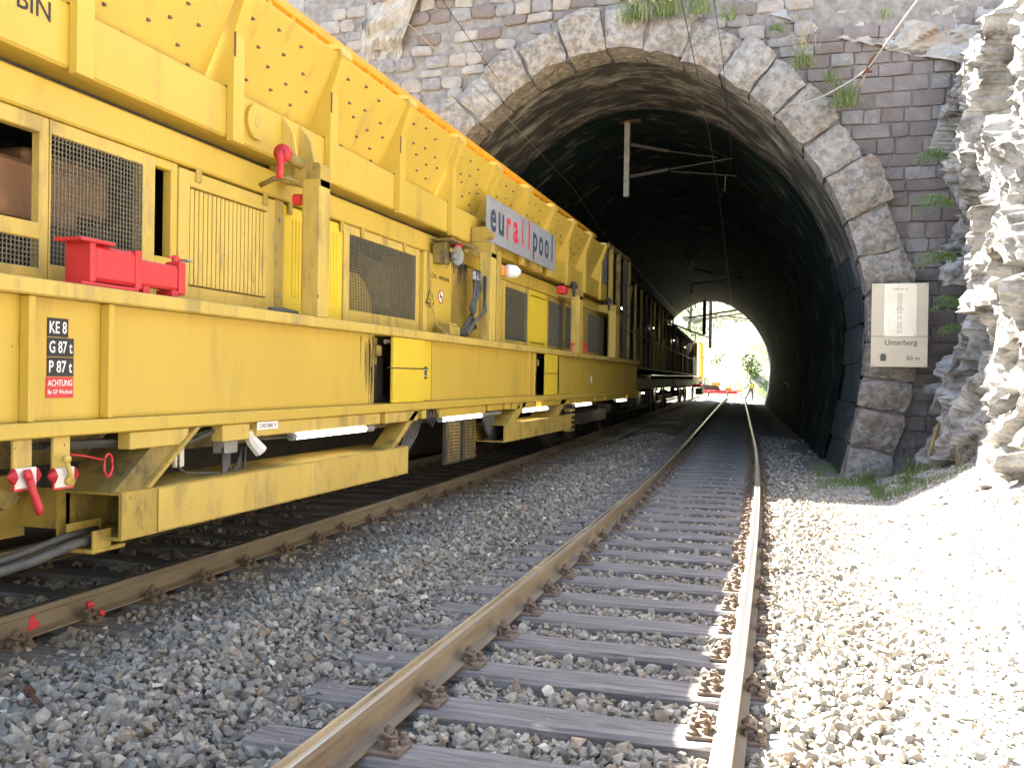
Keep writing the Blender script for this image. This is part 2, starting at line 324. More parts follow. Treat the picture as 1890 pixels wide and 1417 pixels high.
# ------------------------------------------------------------------ tracks
def rail_profile():
    h = [(-.036, -.004), (-.030, 0), (-.014, .001), (.014, .001), (.030, 0), (.036, -.004), (.036, -.036), (.010, -.048), (.008, -.130), (.022, -.138), (.070, -.149), (.070, -.159), (-.070, -.159), (-.070, -.149), (-.022, -.138), (-.008, -.130), (-.010, -.048), (-.036, -.036)]
    return h
def make_rail(cfn, off, parent, y0=-2, y1=88, label=None):
    pr = rail_profile(); n = len(pr); yy = np.arange(y0, y1+.1, 1.0); g = G()
    for y in yy:
        a = ANG(y); c = float(cfn(y))+off*math.cos(a); yv = y+off*math.sin(a)
        for p in pr: g.v.append((c+p[0]*math.cos(a), yv+p[0]*math.sin(a), p[1]))
    for i in range(len(yy)-1):
        for k in range(n):
            g.f.append((i*n+k, i*n+(k+1) % n, (i+1)*n+(k+1) % n, (i+1)*n+k)); g.m.append(2 if k == 2 else 1 if k in (0, 1, 3, 4) else 0)
    g.f.append(tuple(range(n))); g.m.append(0)
    g.f.append(tuple(range((len(yy)-1)*n, len(yy)*n))[::-1]); g.m.append(0)
    return g.build('rail', [RAILS, RAILT, RAILG], parent, label=label)
def sleeper_mesh(seed):
    g = G(); r_ = random.Random(seed); ns = 14; ring = []
    for i in range(ns+1):
        x = -1.3+2.6*i/ns
        for (y, z) in ((-.125, 0), (-.128, .13), (-.112, .15), (.0, .153), (.112, .15), (.128, .13), (.125, 0)):
            g.v.append((x+(r_.uniform(-.012, .012) if i in (0, ns) else 0), y+r_.uniform(-.004, .004), z+r_.uniform(-.004, .004)))
    for i in range(ns):
        for k in range(6): g.f.append((i*7+k, i*7+k+1, (i+1)*7+k+1, (i+1)*7+k)); g.m.append(0)
    g.f += [tuple(range(7)), tuple(range(ns*7, ns*7+7))[::-1]]; g.m += [0, 0]
    return g.mesh('sleeper', WOOD)
def plate_mesh():       # ribbed tie plate with coach screws, clips and bolts each side of the rail foot
    g = G(); g.bbox(-.175, .175, -.08, .08, -.0205, -.0005, .004)
    for s in (-1, 1):
        g.bbox(min(s*.078, s*.096), max(s*.078, s*.096), -.055, .055, -.002, .036, .005)
        x = s*.098
        g.bbox(x-.026, x+.026, -.026, .026, .036, .046, .004)
        g.tube([(x, 0, .03), (x, 0, .092)], .011, 8)
        g.tube([(x, 0, .056), (x, 0, .082)], .0215, 6)
        g.tube([(s*.068+dx, dy, z) for dx, dy, z in ((0, -.034, .02), (0, -.034, .048), (s*.02, -.036, .062), (s*.05, -.03, .048), (s*.06, 0, .036), (s*.05, .03, .048), (s*.02, .036, .062), (0, .034, .048), (0, .034, .02))], .0085, 6)
        for q in (-1, 1):
            xx = s*.145; yy = q*.048
            g.tube([(xx, yy, 0), (xx, yy, .012), (xx, yy, .02)], [.028, .028, .018], 8)
            g.bbox(xx-.0125, xx+.0125, yy-.0125, yy+.0125, .02, .045, .003)
    return g.mesh('tie_plate', IRON)
SLM = [sleeper_mesh(i) for i in range(6)]; TPM = plate_mesh()
def make_track(cfn, label, y_from, y_to, rl):
    t = thing('railway_track', label, 'railway track')
    make_rail(cfn, -.7535, t, label=rl[0]); make_rail(cfn, .7535, t, label=rl[1])
    y = SY0+math.ceil((y_from-SY0)/SP)*SP; i = 0
    while y < y_to:
        a = ANG(y); s = link('sleeper', SLM[i % 6], t, loc=(float(cfn(y))+random.uniform(-.03, .03), y+random.uniform(-.008, .008), -.331))
        s.rotation_euler = (random.uniform(-.01, .01), 0, a+random.uniform(-.008, .008)+(math.pi if i % 2 else 0))
        if y < 45:
            for sgn in (-1, 1):
                p = link('tie_plate', TPM, s, loc=(sgn*.7535, 0, .331-.1592))
        y += SP; i += 1
    return t
tr = make_track(lambda y: CX(y), 'empty railway track with wooden sleepers curving left into the tunnel', .6, 86, ('rusty rail of the shaded side', 'rail lit white by the sun'))
tl = make_track(lambda y: CX(y)-DT, 'railway track under the yellow train', .6, 60, (None, None))
g = G(); 
for (yy_, z_, w_, h_) in ((4.44, -.112, .10, .05), (4.43, -.075, .045, .06), (4.46, -.125, .05, .03)):
    xr = float(CX(yy_))-DT+.7535
    g.prism([(yy_-w_/2, z_-h_/2), (yy_+w_/2, z_-h_*.3), (yy_+w_*.3, z_+h_/2), (yy_-w_*.3, z_+h_*.3)], 0, xr+.0105, xr+.0135)
g.build('paint_mark', PINK, tl, label='red paint mark sprayed on the rail web')
g = G()
xr = float(CX(4.8))-DT+.7535+.098
g.tube([(xr-.005, 4.79, -.07), (xr+.012, 4.82, -.062)], [.027, .022], 6).tube([(xr+.045, 4.85, -.13), (xr+.055, 4.87, -.12)], .02, 6)
g.build('paint_mark', PINK, tl, label='red paint blotch on a rail fastening')
# rusty coach screw lying on the ballast, lower left
g = G(); g.tube([(-3.40, 3.51, -.115), (-3.24, 3.41, -.12)], .011, 8).tube([(-3.44, 3.535, -.11), (-3.40, 3.51, -.115)], .024, 8)
tag(g.build('coach_screw', RUST), 'rusty coach screw lying loose on the ballast between the tracks', 'screw')

# ------------------------------------------------------------------ tunnel
XC, ZC, HW, HH, PP = -3.15, 2.4, 4.37, 4.97, 1.8
def prof(t, d=0):     # t 0..1 from right foot over the crown to left foot; d outward offset
    def base(t):
        if t < .17: k = t/.17; return Vector((XC+3.97+(HW-3.97)*math.sin(k*math.pi/2), -.35+(ZC+.35)*k))
        if t > .83: v = base(1-t); return Vector((2*XC-v.x, v.y))
        a = (t-.17)/.66*math.pi; c, s_ = math.cos(a), math.sin(a)
        q = lambda v: math.copysign(abs(v)**(2/PP), v)
        # even spacing on the superellipse
        r_ = (abs(c)**PP+abs(s_)**PP)**(-1/PP)
        return Vector((XC+HW*c*r_, ZC+HH*s_*r_))
    p = base(t)
    if d:
        e = .004; a = base(max(t-e, 0)); b = base(min(t+e, 1)); tg = (b-a).normalized(); nrm = Vector((tg.y, -tg.x)); p = p+nrm*d
    return p
PY = 16.8
def shift(y): return float(CX(y)-CX(PY))
def lining(ysn, dd, m):
    nt_ = 110
    P = []
    for y in ysn:
        a = ANG(y); sx = shift(y)
        for i in range(nt_+1):
            t = i/nt_; p = prof(t, dd)
            n_ = nz(p.x, y, p.y, 1.1)*.05+nz(p.x, y, p.y, 3.5, 4)*.02+(.05*max(0, nz(p.x*.3, y, p.y, .9, 9)))
            q = prof(t, dd-n_)
            P.append((q.x+sx, y, q.y))
    n = nt_+1; F = [(j*n+i, j*n+i+1, (j+1)*n+i+1, (j+1)*n+i) for j in range(len(ysn)-1) for i in range(nt_)]
    return arrays_mesh('lining', np.array(P), np.array(F), m, True)
tun = thing('tunnel', 'old stone railway tunnel with a rough round arched mouth', 'tunnel')
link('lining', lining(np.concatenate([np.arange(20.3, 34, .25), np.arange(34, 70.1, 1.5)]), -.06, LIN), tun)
link('lining', lining(np.arange(17.15, 20.7, .12), .03, LIN2), tun, 'stained lining just inside the mouth, coloured pale for the daylight on it')
# concrete joints/ribs low on the right wall near the mouth: rectangular lining blocks standing a little proud
g = G(); joint = []
for j, (z0, z1) in enumerate(((-.3, .35), (.37, 1.05), (1.07, 1.75), (1.77, 2.45), (2.47, 3.1), (3.12, 3.7))):
    for k in range(2):
        y0 = 17.22+k*1.25+(j % 2)*.5; y1 = y0+1.22
        def xw(z, d):
            lo, hi = 0, .5
            for _ in range(25):
                mid = (lo+hi)/2
                if prof(mid).y < z: lo = mid
                else: hi = mid
            return prof(lo, -d).x
        vs = []
        for y in (y0, y1):
            for z in (z0, (z0+z1)/2, z1):
                vs += [(xw(z, .04+.008*((j*3+k) % 3))+shift(y), y, z), (xw(z, -.1)+shift(y), y, z)]
        g2 = G(); g2.add(vs, [(0, 2, 8, 6), (2, 4, 10, 8), (0, 1, 3, 2), (2, 3, 5, 4), (6, 8, 9, 7), (8, 10, 11, 9), (4, 5, 11, 10), (0, 6, 7, 1)])
        g2.build('lining_block', LIN3, tun)
for (yc, d0, d1, y2) in ((17.22, -.01, .6, 0), (20.5, -.055, .5, 0)):
    g = G(); n = 110
    for i in range(n+1):
        for d in (d0, d1): q = prof(i/n, d); g.v.append((q.x+shift(yc), yc, q.y))
    for i in range(n): g.f.append((2*i, 2*i+1, 2*i+3, 2*i+2)); g.m.append(0)
    g.build('lining_light_block', LIN, tun)  # opaque collar added to stop light leaking through the lining seams
# voussoirs
def rough_block(corners_in, name, m, parent, amp=.03, seed=0, nu=5, nv=5, nw=3, bulge=.05):
    """corners: function (u,v,w)->point, front at w=0"""
    idx = {}; vs = []; fs = []
    def P(i, j, k):
        key = (i, j, k)
        if key not in idx:
            u, v, w_ = i/nu, j/nv, k/nw; p = Vector(corners_in(u, v, w_))
            e = min(u, 1-u, .5)*2; e2 = min(v, 1-v, .5)*2
            if k == 0: p.y -= bulge*(1-(1-e)**3)*(1-(1-e2)**3)
            n = noise.noise_vector(p*3.1+Vector((seed, 0, 0)))*amp+noise.noise_vector(p*9+Vector((0, seed, 0)))*amp*.45
            if k == nw: n *= 0
            idx[key] = len(vs); vs.append(p+n)
        return idx[key]
    for i in range(nu):
        for j in range(nv): fs.append((P(i, j, 0), P(i+1, j, 0), P(i+1, j+1, 0), P(i, j+1, 0)))
    for k in range(nw):
        for i in range(nu):
            fs.append((P(i, 0, k), P(i, 0, k+1), P(i+1, 0, k+1), P(i+1, 0, k))); fs.append((P(i, nv, k), P(i+1, nv, k), P(i+1, nv, k+1), P(i, nv, k+1)))
        for j in range(nv):
            fs.append((P(0, j, k), P(0, j+1, k), P(0, j+1, k+1), P(0, j, k+1))); fs.append((P(nu, j, k), P(nu, j, k+1), P(nu, j+1, k+1), P(nu, j+1, k)))
    g = G(); g.add(vs, fs); return g.build(name, m, parent)
# arc-length table
ts = np.linspace(0, 1, 1201); pp = np.array([tuple(prof(t)) for t in ts]); sl_ = np.concatenate([[0], np.cumsum(np.linalg.norm(np.diff(pp, axis=0), axis=1))])
def t_at(s): return float(np.interp(s, sl_, ts))
s = .0; vi = 0; TOT = sl_[-1]; RW = []
rv = random.Random(3)
while s < TOT-.3:
    ln = rv.uniform(.60, .80) if vi > 2 else (.72, .66, .5)[vi]
    ln = min(ln, TOT-s); d1 = rv.uniform(.70, .86) if vi % 2 else rv.uniform(.62, .76)
    if vi < 3: d1 = .72
    s0_, s1_ = s+.025, s+ln-.025
    fy = rv.uniform(-.05, .05)
    ja, jb, jc, jd = [rv.uniform(-.045, .03) for _ in range(4)]
    def cf(u, v, w_, s0_=s0_, s1_=s1_, d1=d1, fy=fy, ja=ja, jb=jb, jc=jc, jd=jd):
        u = u*(1+(jc+jd)*v*.6)-jd*v*.6; d1 = d1+ja*(1-u)+jb*u-.05*(abs(2*u-1)**4)
        q = prof(t_at(s0_+(s1_-s0_)*u), -.02+(d1+.02)*v); return (q.x, 16.50+fy+w_*.75, q.y)
    rough_block(cf, 'voussoir', RINGS if rv.random() < .4 else RING, tun, .055, vi*3.3, bulge=.07)
    RW.append((s, s+ln, d1)); s += ln; vi += 1
# recessed mortar band behind the voussoir joints
g = G(); n = 90
for i in range(n+1):
    for (d, y) in ((.01, 16.56), (.68, 16.56), (.01, 17.3)): q = prof(i/n, d); g.v.append((q.x, y, q.y))
for i in range(n):
    g.f += [(i*3, i*3+1, i*3+4, i*3+3), (i*3, i*3+3, i*3+5, i*3+2)]; g.m += [0, 0]
g.build('mortar_bed', MORT, tun)
# headwall: mortar sheet with single stones
wallT = thing('headwall', 'rubble and squared stone headwall around the tunnel mouth', 'wall', (0, PY, 0))
offw = (0, PY, 0)
g = G(offw); n = 60
for i in range(n+1):
    q = prof(i/n, .45); 
    d = Vector((q.x-XC, q.y-ZC)).normalized(); far = Vector((min(max(XC+d.x*14, -9.6), 3.6), min(max(ZC+d.y*14, -.5), 8.95 if d.x < -.1 else 8.3)))
    if i == 0: far.y = -.5
    g.v += [(q.x, PY-.02, q.y), (far.x, PY-.02, far.y)]
for i in range(n): g.f.append((2*i, 2*i+1, 2*i+3, 2*i+2)); g.m.append(0)
g.build('mortar', MORT, wallT)
outer = [prof(i/200, .70) for i in range(201)]
def inside_ring(x, z):
    if z < 0: z = 0
    for i in range(200):
        a, b = outer[i], outer[i+1]
    # radial test
    best = min(range(0, 201, 2), key=lambda i: (outer[i].x-x)**2+(outer[i].y-z)**2)
    o_ = outer[best]; return (x-XC)**2+((z-ZC)*.9)**2 < (o_.x-XC)**2+((o_.y-ZC)*.9)**2
def wall_stone(x0, x1, z0, z1, m, seed, proud, jit=.02):
    r_ = random.Random(seed); cx, cz = (x0+x1)/2, (z0+z1)/2; hx, hz = (x1-x0)/2, (z1-z0)/2
    ca, cb = (r_.uniform(.62, .85), r_.uniform(.45, .8)) if jit > .015 else (.9, .8); k = [(-1, -cb), (-ca, -1), (ca, -1), (1, -cb), (1, cb), (ca, 1), (-ca, 1), (-1, cb)]
    o1 = [(cx+a*hx+r_.uniform(-jit, jit), cz+b*hz+r_.uniform(-jit, jit)) for a, b in k]
    g = G(offw); y0 = PY-.03; yf = PY-.03-proud
    sc = .84 if jit > .015 else .92
    for s_, y in ((1, y0+.03), (1, yf+.018), (sc, yf)):
        for (a, b) in o1: g.v.append((cx+(a-cx)*s_, y+r_.uniform(-.007, .007)*(s_ < 1 or y < y0), cz+(b-cz)*s_))
    g.v.append((cx, yf-r_.uniform(0, .025), cz))
    for i in range(8):
        j = (i+1) % 8
        g.f += [(i, j, 8+j, 8+i), (8+i, 8+j, 16+j, 16+i), (16+i, 16+j, 24)]; g.m += [0]*3
    return g.build('stone', m, wallT)
cnt = 0; rw = random.Random(11)
z = 4.6
rects = []
# left rubble part
while z < 9.15:
    h = rw.uniform(.17, .27); x = -9.4+rw.uniform(-.2, .1)
    while x < 0.0:
        wd = rw.uniform(.22, .50)
        if not inside_ring(x+wd/2, z+h/2) and (x+wd/2) > -9 and (z > 7.0 or x < -6.2):
            rects.append((x, x+wd, z, z+h, 'L'))
        x += wd
    z += h
z = -.1
while z < 7.3:          # right squared courses
    h = rw.uniform(.19, .30); x = -.2-rw.uniform(0, .3)
    while x < 2.9:
        wd = rw.uniform(.24, .66)
        if not inside_ring(x+wd/2, z+h/2): rects.append((x, x+wd, z, z+h, 'R'))
        x += wd
    z += h
rects.sort(key=lambda q: -(q[1]-q[0])*(q[3]-q[2]) if q[4] == 'L' else -9)
for i, (x0, x1, z0, z1, side) in enumerate(rects[:298]):
    wall_stone(x0+.008, x1-.008, z0+.007, z1-.007, rw.choice(ST) if side == 'L' else rw.choice(SD+SD+[ST[2], ST[0]]), i, rw.uniform(.03, .07) if side == 'L' else rw.uniform(.012, .045), .022 if side == 'L' else .012)
print('wall stones', len(rects))

# ------------------------------------------------------------------ rock
def cells(x, y, z, s, amp):
    v = noise.voronoi(Vector((x*s, y*s, z*s)))
    return noise.cell(v[1][0]*7.3)*amp+min(v[0][1]-v[0][0], .25)*amp*1.2
def facet(x, y, z, s, amp, slope):
    p = Vector((x*s, y*s, z*s)); c = noise.voronoi(p)[1][0]; r_ = noise.cell_vector(c*7.31)-Vector((.5, .5, .5))
    return amp*(noise.cell(c*5.17)-.5)+slope*r_.dot(p-c)/s
def rockd(x, y, z):
    wx = nz(x, y, z, 1.3, 8)*.22; d = z*1.15+.35*y-.15*x
    a = nz(x, y, z, .4, 2)*.45
    a += facet(x, y+wx, d, .75, .26, .5)+facet(x+wx, y, d, 1.9, .12, .6)+facet(x, y, d+wx, 4.6, .05, .6)
    return a+nz(x, y, d, 9, 1)*.03+.12
def cliff_right():
    ys_ = np.concatenate([np.arange(-9, 8, .35), np.arange(8, 17.0, .055)]); zs = np.concatenate([np.arange(-.6, 7.6, .06), np.arange(7.8, 14, .5)])
    P = []
    for z in zs:
        for y in ys_:
            near = 2.62+.045*max(z, 0)+.30*math.sin(y*.55+1.2)*.5
            near += .16*max(0, (y-14.5)/1.8)            # closes on to the headwall
            if y < 12: near += (12-y)*.13
            top = 6.55-.28*(16.5-y)*0+.25*math.sin(y*1.3)
            back = max(0, z-top)*1.15
            low = max(0, 1.0-z)*-.25
            x = near+back+low-.36
            x -= rockd(x, y, z)*(1 if y > 7 else .8)
            P.append((x, y, z))
    n = len(ys_); F = [(j*n+i, (j+1)*n+i, (j+1)*n+i+1, j*n+i+1) for j in range(len(zs)-1) for i in range(n-1)]
    return arrays_mesh('rock_face', np.array(P), np.array(F), ROCKB, False)
tag(link('rock_face', cliff_right()), 'sunlit pale limestone rock face right of the tunnel mouth', kind='structure')
def crest(x): return float(np.interp(x, [-40, -12, -6, -3.5, -1, 3, 8, 14, 40], [14, 11.2, 10.7, 9.2, 8.5, 8.4, 11, 17, 24]))
def zb(x): return float(np.interp(x, [-40, -9.2, -8.0, -7.0, -2.2, -1.0, .4, 1.6, 2.4, 5], [-1, -1, 6.3, 8.7, 8.35, 8.05, 7.35, 6.95, 6.7, 5.5]))
def cliff_top():
    xs_ = np.concatenate([np.arange(-30, -10, 1), np.arange(-10, 4.2, .07), np.arange(4.5, 30, 1)]); P = []; rows = 64
    for j in range(rows+1):
        for x in xs_:
            b, c = zb(x), crest(x); s_ = j/rows
            if s_ < .7: z = b+(c-b)*s_/.7; y = PY-.12+.9*((z-b)/max(c-b, 1))**2*.5
            else: k = (s_-.7)/.3; z = c+k*k*9+.5*k; y = PY+.33+k*24
            a = rockd(x, y*.5, z)
            if s_ < .03: a = min(a, .2)
            y -= a*.55*(1 if s_ < .7 else .6)
            if s_ >= .7: z += nz(x, y, 0, .4)*.5
            P.append((x, y, z))
    n = len(xs_); F = [(j*n+i, j*n+i+1, (j+1)*n+i+1, (j+1)*n+i) for j in range(rows) for i in range(n-1)]
    return arrays_mesh('hillside', np.array(P), np.array(F), ROCK, False)
tag(link('hillside', cliff_top()), 'rock above and beside the tunnel mouth', kind='structure')
# body of the hill over the tunnel, closed behind the far mouth
g = G()
hx = [-60, -30, -12, -3, 4, 12, 30, 60]
rowsy = [(41.2, 18), (50, 19), (62, 15), (69.6, 9.2)]
for (y, z) in rowsy:
    for x in hx: g.v.append((x-2.5*(y-41)/30, y, z+1.5*math.sin(x*.2)+(abs(x)*.1)))
for j in range(3):
    for i in range(7): g.f.append((j*8+i, j*8+i+1, j*8+9+i, j*8+8+i)); g.m.append(0)
tag(g.build('hill_crown', ROCK, smooth=True), 'back of the hill over the tunnel', kind='structure')
# far headwall
g = G(); n = 60; sx = shift(70)
for i in range(n+1):
    q = prof(i/n, .0); far = (XC+(q.x-XC)*4, min(max(ZC+(q.y-ZC)*1.9, -.5), 9.4)); g.v += [(q.x+sx, 70.05, q.y), (far[0]+sx, 70.05, far[1] if i not in (0, n) else -.5)]
for i in range(n): g.f.append((2*i, 2*i+1, 2*i+3, 2*i+2)); g.m.append(0)
g.build('far_headwall', CONC, tun)

# far landscape seen through the tunnel
def far_slope():
    xs_ = np.linspace(-90, 60, 90); P = []; rows = 40
    for j in range(rows+1):
        k = j/rows
        for x in xs_:
            y = 93+k*75-.25*(x+8)*(1-k)+nz(x, k*9, 0, .12)*7; z = -.6+k*52+nz(x, y, 0, .2, 4)*3*min(1, k*5)
            P.append((x, y, z))
    n = len(xs_); F = [(j*n+i, j*n+i+1, (j+1)*n+i+1, (j+1)*n+i) for j in range(rows) for i in range(n-1)]
    return arrays_mesh('far_hillside', np.array(P), np.array(F), FARS, True)
tag(link('far_hillside', far_slope()), 'pale sunlit slope beyond the far tunnel mouth', kind='structure')

# ------------------------------------------------------------------ vegetation
def leaf_crown(g, c, rx, rz, n, size, rs, mi=0):
    for _ in range(n):
        d = Vector((rs.gauss(0, 1), rs.gauss(0, 1), rs.gauss(0, 1))).normalized()*rs.uniform(.35, 1)**.6
        lump = 1+.35*noise.noise(d*2.2+Vector(c)); p = Vector(c)+Vector((d.x*rx, d.y*rx, d.z*rz))*lump
        a = Vector((rs.gauss(0, 1), rs.gauss(0, 1), rs.gauss(0, 1))).normalized(); b = a.cross(Vector((rs.gauss(0, 1), rs.gauss(0, 1), .3))).normalized(); s_ = size*rs.uniform(.6, 1.3)
        g.add([p-a*s_, p-b*s_*.5, p+a*s_, p+b*s_*.5], [(0, 1, 2, 3)], mi)
def far_tree(name, x, y, z, h, w, label, n=420, trunk=True):
    t = thing(name, label, 'bush' if 'bush' in name else 'tree', (x, y, z)); rs = random.Random(hash((round(x*10), round(y*10))) % 9999)
    g = G(); g.tube([(0, 0, -.3), (.05*h, 0, h*.35), (0, .02*h, h*.75)], [.04*h, .028*h, .008*h], 7)
    for k in range(4):
        a = rs.uniform(0, 6.28); z0 = h*rs.uniform(.25, .55); g.tube([(0, 0, z0), (math.cos(a)*w*.4, math.sin(a)*w*.4, z0+h*.2)], [.015*h, .005*h], 5)
    g.build('trunk', BARK, t)
    g = G()
    for k in range(5): leaf_crown(g, (rs.uniform(-.4, .4)*w, rs.uniform(-.4, .4)*w, h*rs.uniform(.45, .85)), w*.42, h*.2, n//5, .022*h+.05, rs)
    g.build('crown', LEAF, t)
far_tree('far_tree', -11.5, 108, 7.5, 6, 4.5, 'pale green tree high on the slope seen through the top of the far tunnel mouth')
far_tree('far_tree', -4.0, 104, 6.0, 4.5, 4, 'green tree leaning over the upper right of the far tunnel mouth')
far_tree('far_tree', -1.6, 98, 4.6, 2.6, 2.4, 'small tree at the right edge of the far tunnel mouth, highest of those there')
far_tree('bush', -7.6, 99, .8, 3.6, 2.2, 'dark bush halfway up the bright slope left of the person')
far_tree('bush', -3.8, 92, -.2, 4.6, 1.7, 'tall leafy bush right behind the person beyond the tunnel')
far_tree('far_tree', -14.5, 112, 12, 8, 7, 'green tree at the top left of the far tunnel mouth, behind the hanging posts')
far_tree('far_tree', -7.5, 118, 15, 7, 8, 'broad pale tree high in the middle of the far tunnel mouth')
far_tree('far_tree', -2.5, 112, 11.5, 6, 6, 'tree near the upper right rim of the far tunnel mouth')
far_tree('bush', -10.5, 105, 5.5, 2.6, 3.2, 'low wide bush in the middle of the bright far slope')
far_tree('bush', -9.2, 96, -.2, 2.0, 1.8, 'grey bush behind the red machinery beyond the tunnel')
def tuft(x, y, z, h, n, label, name='grass_tuft', m=None, spread=1.0, group=None, rs=None, face=(0, -1)):
    rs = rs or random.Random(int(x*77+y*31+z*13)); g = G(); wd_ = h*rs.uniform(.35, .6)
    for _ in range(int(n*1.3)):
        a = rs.uniform(0, 6.28); L_ = h*rs.choice((.35, .5, .6, .8, 1.1))*rs.uniform(.7, 1.2); sp_ = spread*L_*rs.uniform(.15, .9); dx, dy = math.cos(a)*sp_, math.sin(a)*sp_*.6-.15*L_
        bx = rs.gauss(0, .45)*wd_; by = rs.gauss(0, .2)*wd_; w_ = (.0025+.005*h)*rs.uniform(.6, 1.8)
        p0 = Vector((bx, by, -.06+rs.gauss(0, .04)*h)); p1 = p0+Vector((dx*.35, dy*.35, L_*.55)); p2 = p0+Vector((dx*.8, dy*.8, L_*.8)); p3 = p0+Vector((dx*1.3, dy*1.3, L_*rs.uniform(.4, .85)))
        sd_ = Vector((math.sin(a), -math.cos(a), 0))*w_
        g.add([p0-sd_, p0+sd_, p1+sd_, p1-sd_, p2+sd_*.7, p2-sd_*.7, p3], [(0, 1, 2, 3), (3, 2, 4, 5), (5, 4, 6)], rs.choice((0, 0, 1, 1, 2)) if not m else 0)
    if not m:
        for _ in range(n//3):
            p_ = Vector((rs.gauss(0, .5)*wd_, rs.uniform(-.1, .02), rs.uniform(-.1, .35)*h)); a = Vector((rs.gauss(0, 1), rs.gauss(0, 1), rs.gauss(0, .6))).normalized()*.05*h; b = Vector((-a.z, a.x*.3, a.x))*.6
            g.add([p_-a, p_-b, p_+a, p_+b], [(0, 1, 2, 3)], 0)
    o = g.build(name, m or [GRASS, GRASS2, LEAF]); o.location = (x, y, z); return tag(o, label, 'grass', group)
def sprig(x, y, z, L_, dirx, label, name='fern', m=None, n=9, rs=None):
    rs = rs or random.Random(int(x*97+z*31)); g = G()
    for k in range(n):
        a = dirx+rs.uniform(-.6, .6); up = rs.uniform(.2, .9); ln = L_*rs.uniform(.7, 1.1); prev = Vector((0, 0, 0)); pts = [prev.copy()]
        for i in range(7):
            prev = prev+Vector((math.cos(a)*ln/7, -.25*ln/7, (up-.22*i)*ln/9)); pts.append(prev.copy())
        g.tube(pts, .0035, 4)
        for i, p in enumerate(pts[1:]):
            for s_ in (-1, 1):
                q = p+Vector((rs.uniform(-.01, .02), rs.uniform(-.03, .0), s_*L_*.11*(1-i*.09))); mid = (p+q)/2
                g.add([p, mid+Vector((.012, -.008, 0)), q, mid-Vector((.012, -.008, 0))], [(0, 1, 2, 3)])
    o = g.build(name, m or LEAF); o.location = (x, y, z); return tag(o, label, 'plant')
tuft(-2.75, 16.3, 7.80, .5, 110, 'grass tuft on top of the arch crown, left of the overhead wires')
tuft(-2.2, 16.3, 7.82, .55, 130, 'thick grass clump on top of the arch crown at the top of the picture')
tuft(-1.65, 16.3, 7.80, .42, 90, 'grass clump on the arch just right of the pair of overhead wires')
tuft(-1.1, 16.25, 7.62, .3, 50, 'thin grass growing in the rock above the arch, right of the wires')
tuft(.12, 16.25, 6.72, .36, 100, 'green tuft on the arch shoulder below the rock ledge')
tuft(.52, 16.3, 6.45, .30, 45, 'small green tuft between the two upper tufts beside the cable')
tuft(.75, 16.25, 6.02, .42, 120, 'bright green tuft where the cable passes the arch stones')
tuft(.05, 16.3, 7.05, .5, 14, 'tall dry grass stalks standing on the arch shoulder', 'dry_grass', STRAW)
tuft(1.35, 16.1, 7.35, .25, 30, 'short grass on the dark ledge above the squared stones')
sprig(-.5, 16.3, 7.35, .35, .3, 'leafy weed rooted in the joint above the arch stones')
sprig(2.25, 15.7, 4.9, .5, 3.6, 'green fern hanging from the edge of the sunlit rock, highest one')
sprig(2.35, 15.4, 4.1, .65, 3.4, 'long pale frond reaching out of the rock edge above the sign')
sprig(2.4, 15.5, 3.3, .7, 3.5, 'pale fronds sticking out of the rock beside the arch, just above the sign')
sprig(2.4, 15.3, 2.6, .5, 3.9, 'drooping fern beside the upper corner of the tunnel sign')
sprig(2.45, 15.1, 2.2, .4, 3.5, 'bushy green weed right of the middle of the tunnel sign')
tuft(1.15, 15.3, -.10, .28, 70, 'green tuft at the foot of the arch, nearest the track')
tuft(1.75, 15.0, .10, .30, 90, 'round green weed patch on the ground between arch foot and rock')
tuft(2.05, 14.5, .26, .36, 60, 'pale dry grass clump at the foot of the rock', 'dry_grass', STRAW, spread=1.0)
tuft(2.3, 13.7, .36, .32, 60, 'sunlit dry grass clump in front of the rock foot', 'dry_grass', STRAW, spread=1.0)
tuft(1.6, 14.1, .05, .26, 60, 'green and straw coloured grass on the shadow edge by the rock')
tuft(2.9, 14.4, 7.0, .7, 80, 'sunlit grass hanging over the top of the bright rock')
tuft(3.4, 13.3, 7.2, .7, 80, 'sunlit grass on top of the bright rock at the upper right corner')
g = G(); rs = random.Random(5)
for _ in range(3200):
    x = rs.uniform(.4, 2.2); y = rs.uniform(14.4, 19.0) if x < 1.1 else rs.uniform(13.2, 16.0)
    if x > 2 and y > 15.5: continue
    if noise.noise(Vector((x*1.7, y*1.1, 0))) < -.05: continue
    z = float(gh(x, y))+(.04 if y < 16.3 else 0); h = rs.uniform(.04, .13); a = rs.uniform(0, 6.28); w_ = .006
    g.add([(x-w_, y, z-.01), (x+w_, y, z-.01), (x+math.cos(a)*.04, y+math.sin(a)*.04, z+h)], [(0, 1, 2)])
gl = G(); rs = random.Random(8)
for _ in range(260):
    x = rs.uniform(.1, 2.4); y = rs.uniform(2.5, 13); z = float(gh(x, y))+rs.uniform(.05, .075); a = rs.uniform(0, 6.28); L_ = rs.uniform(.015, .05); d1 = Vector((math.cos(a), math.sin(a), rs.uniform(-.2, .3)))*L_; d2 = Vector((-math.sin(a), math.cos(a), rs.uniform(-.3, .3)))*L_*.4; p_ = Vector((x, y, z))
    gl.add([p_-d1, p_+d2, p_+d1, p_-d2], [(0, 1, 2, 3)])
tag(gl.build('leaf_litter', mat('dead_leaf', (.16, .09, .05), (.26, .17, .10), .8, 9)), 'brown dead leaves and bits of bark scattered on the sunlit ballast', kind='stuff')
tag(g.build('ground_cover', GRASS), 'thin green grass growing along the tunnel wall foot', kind='stuff')
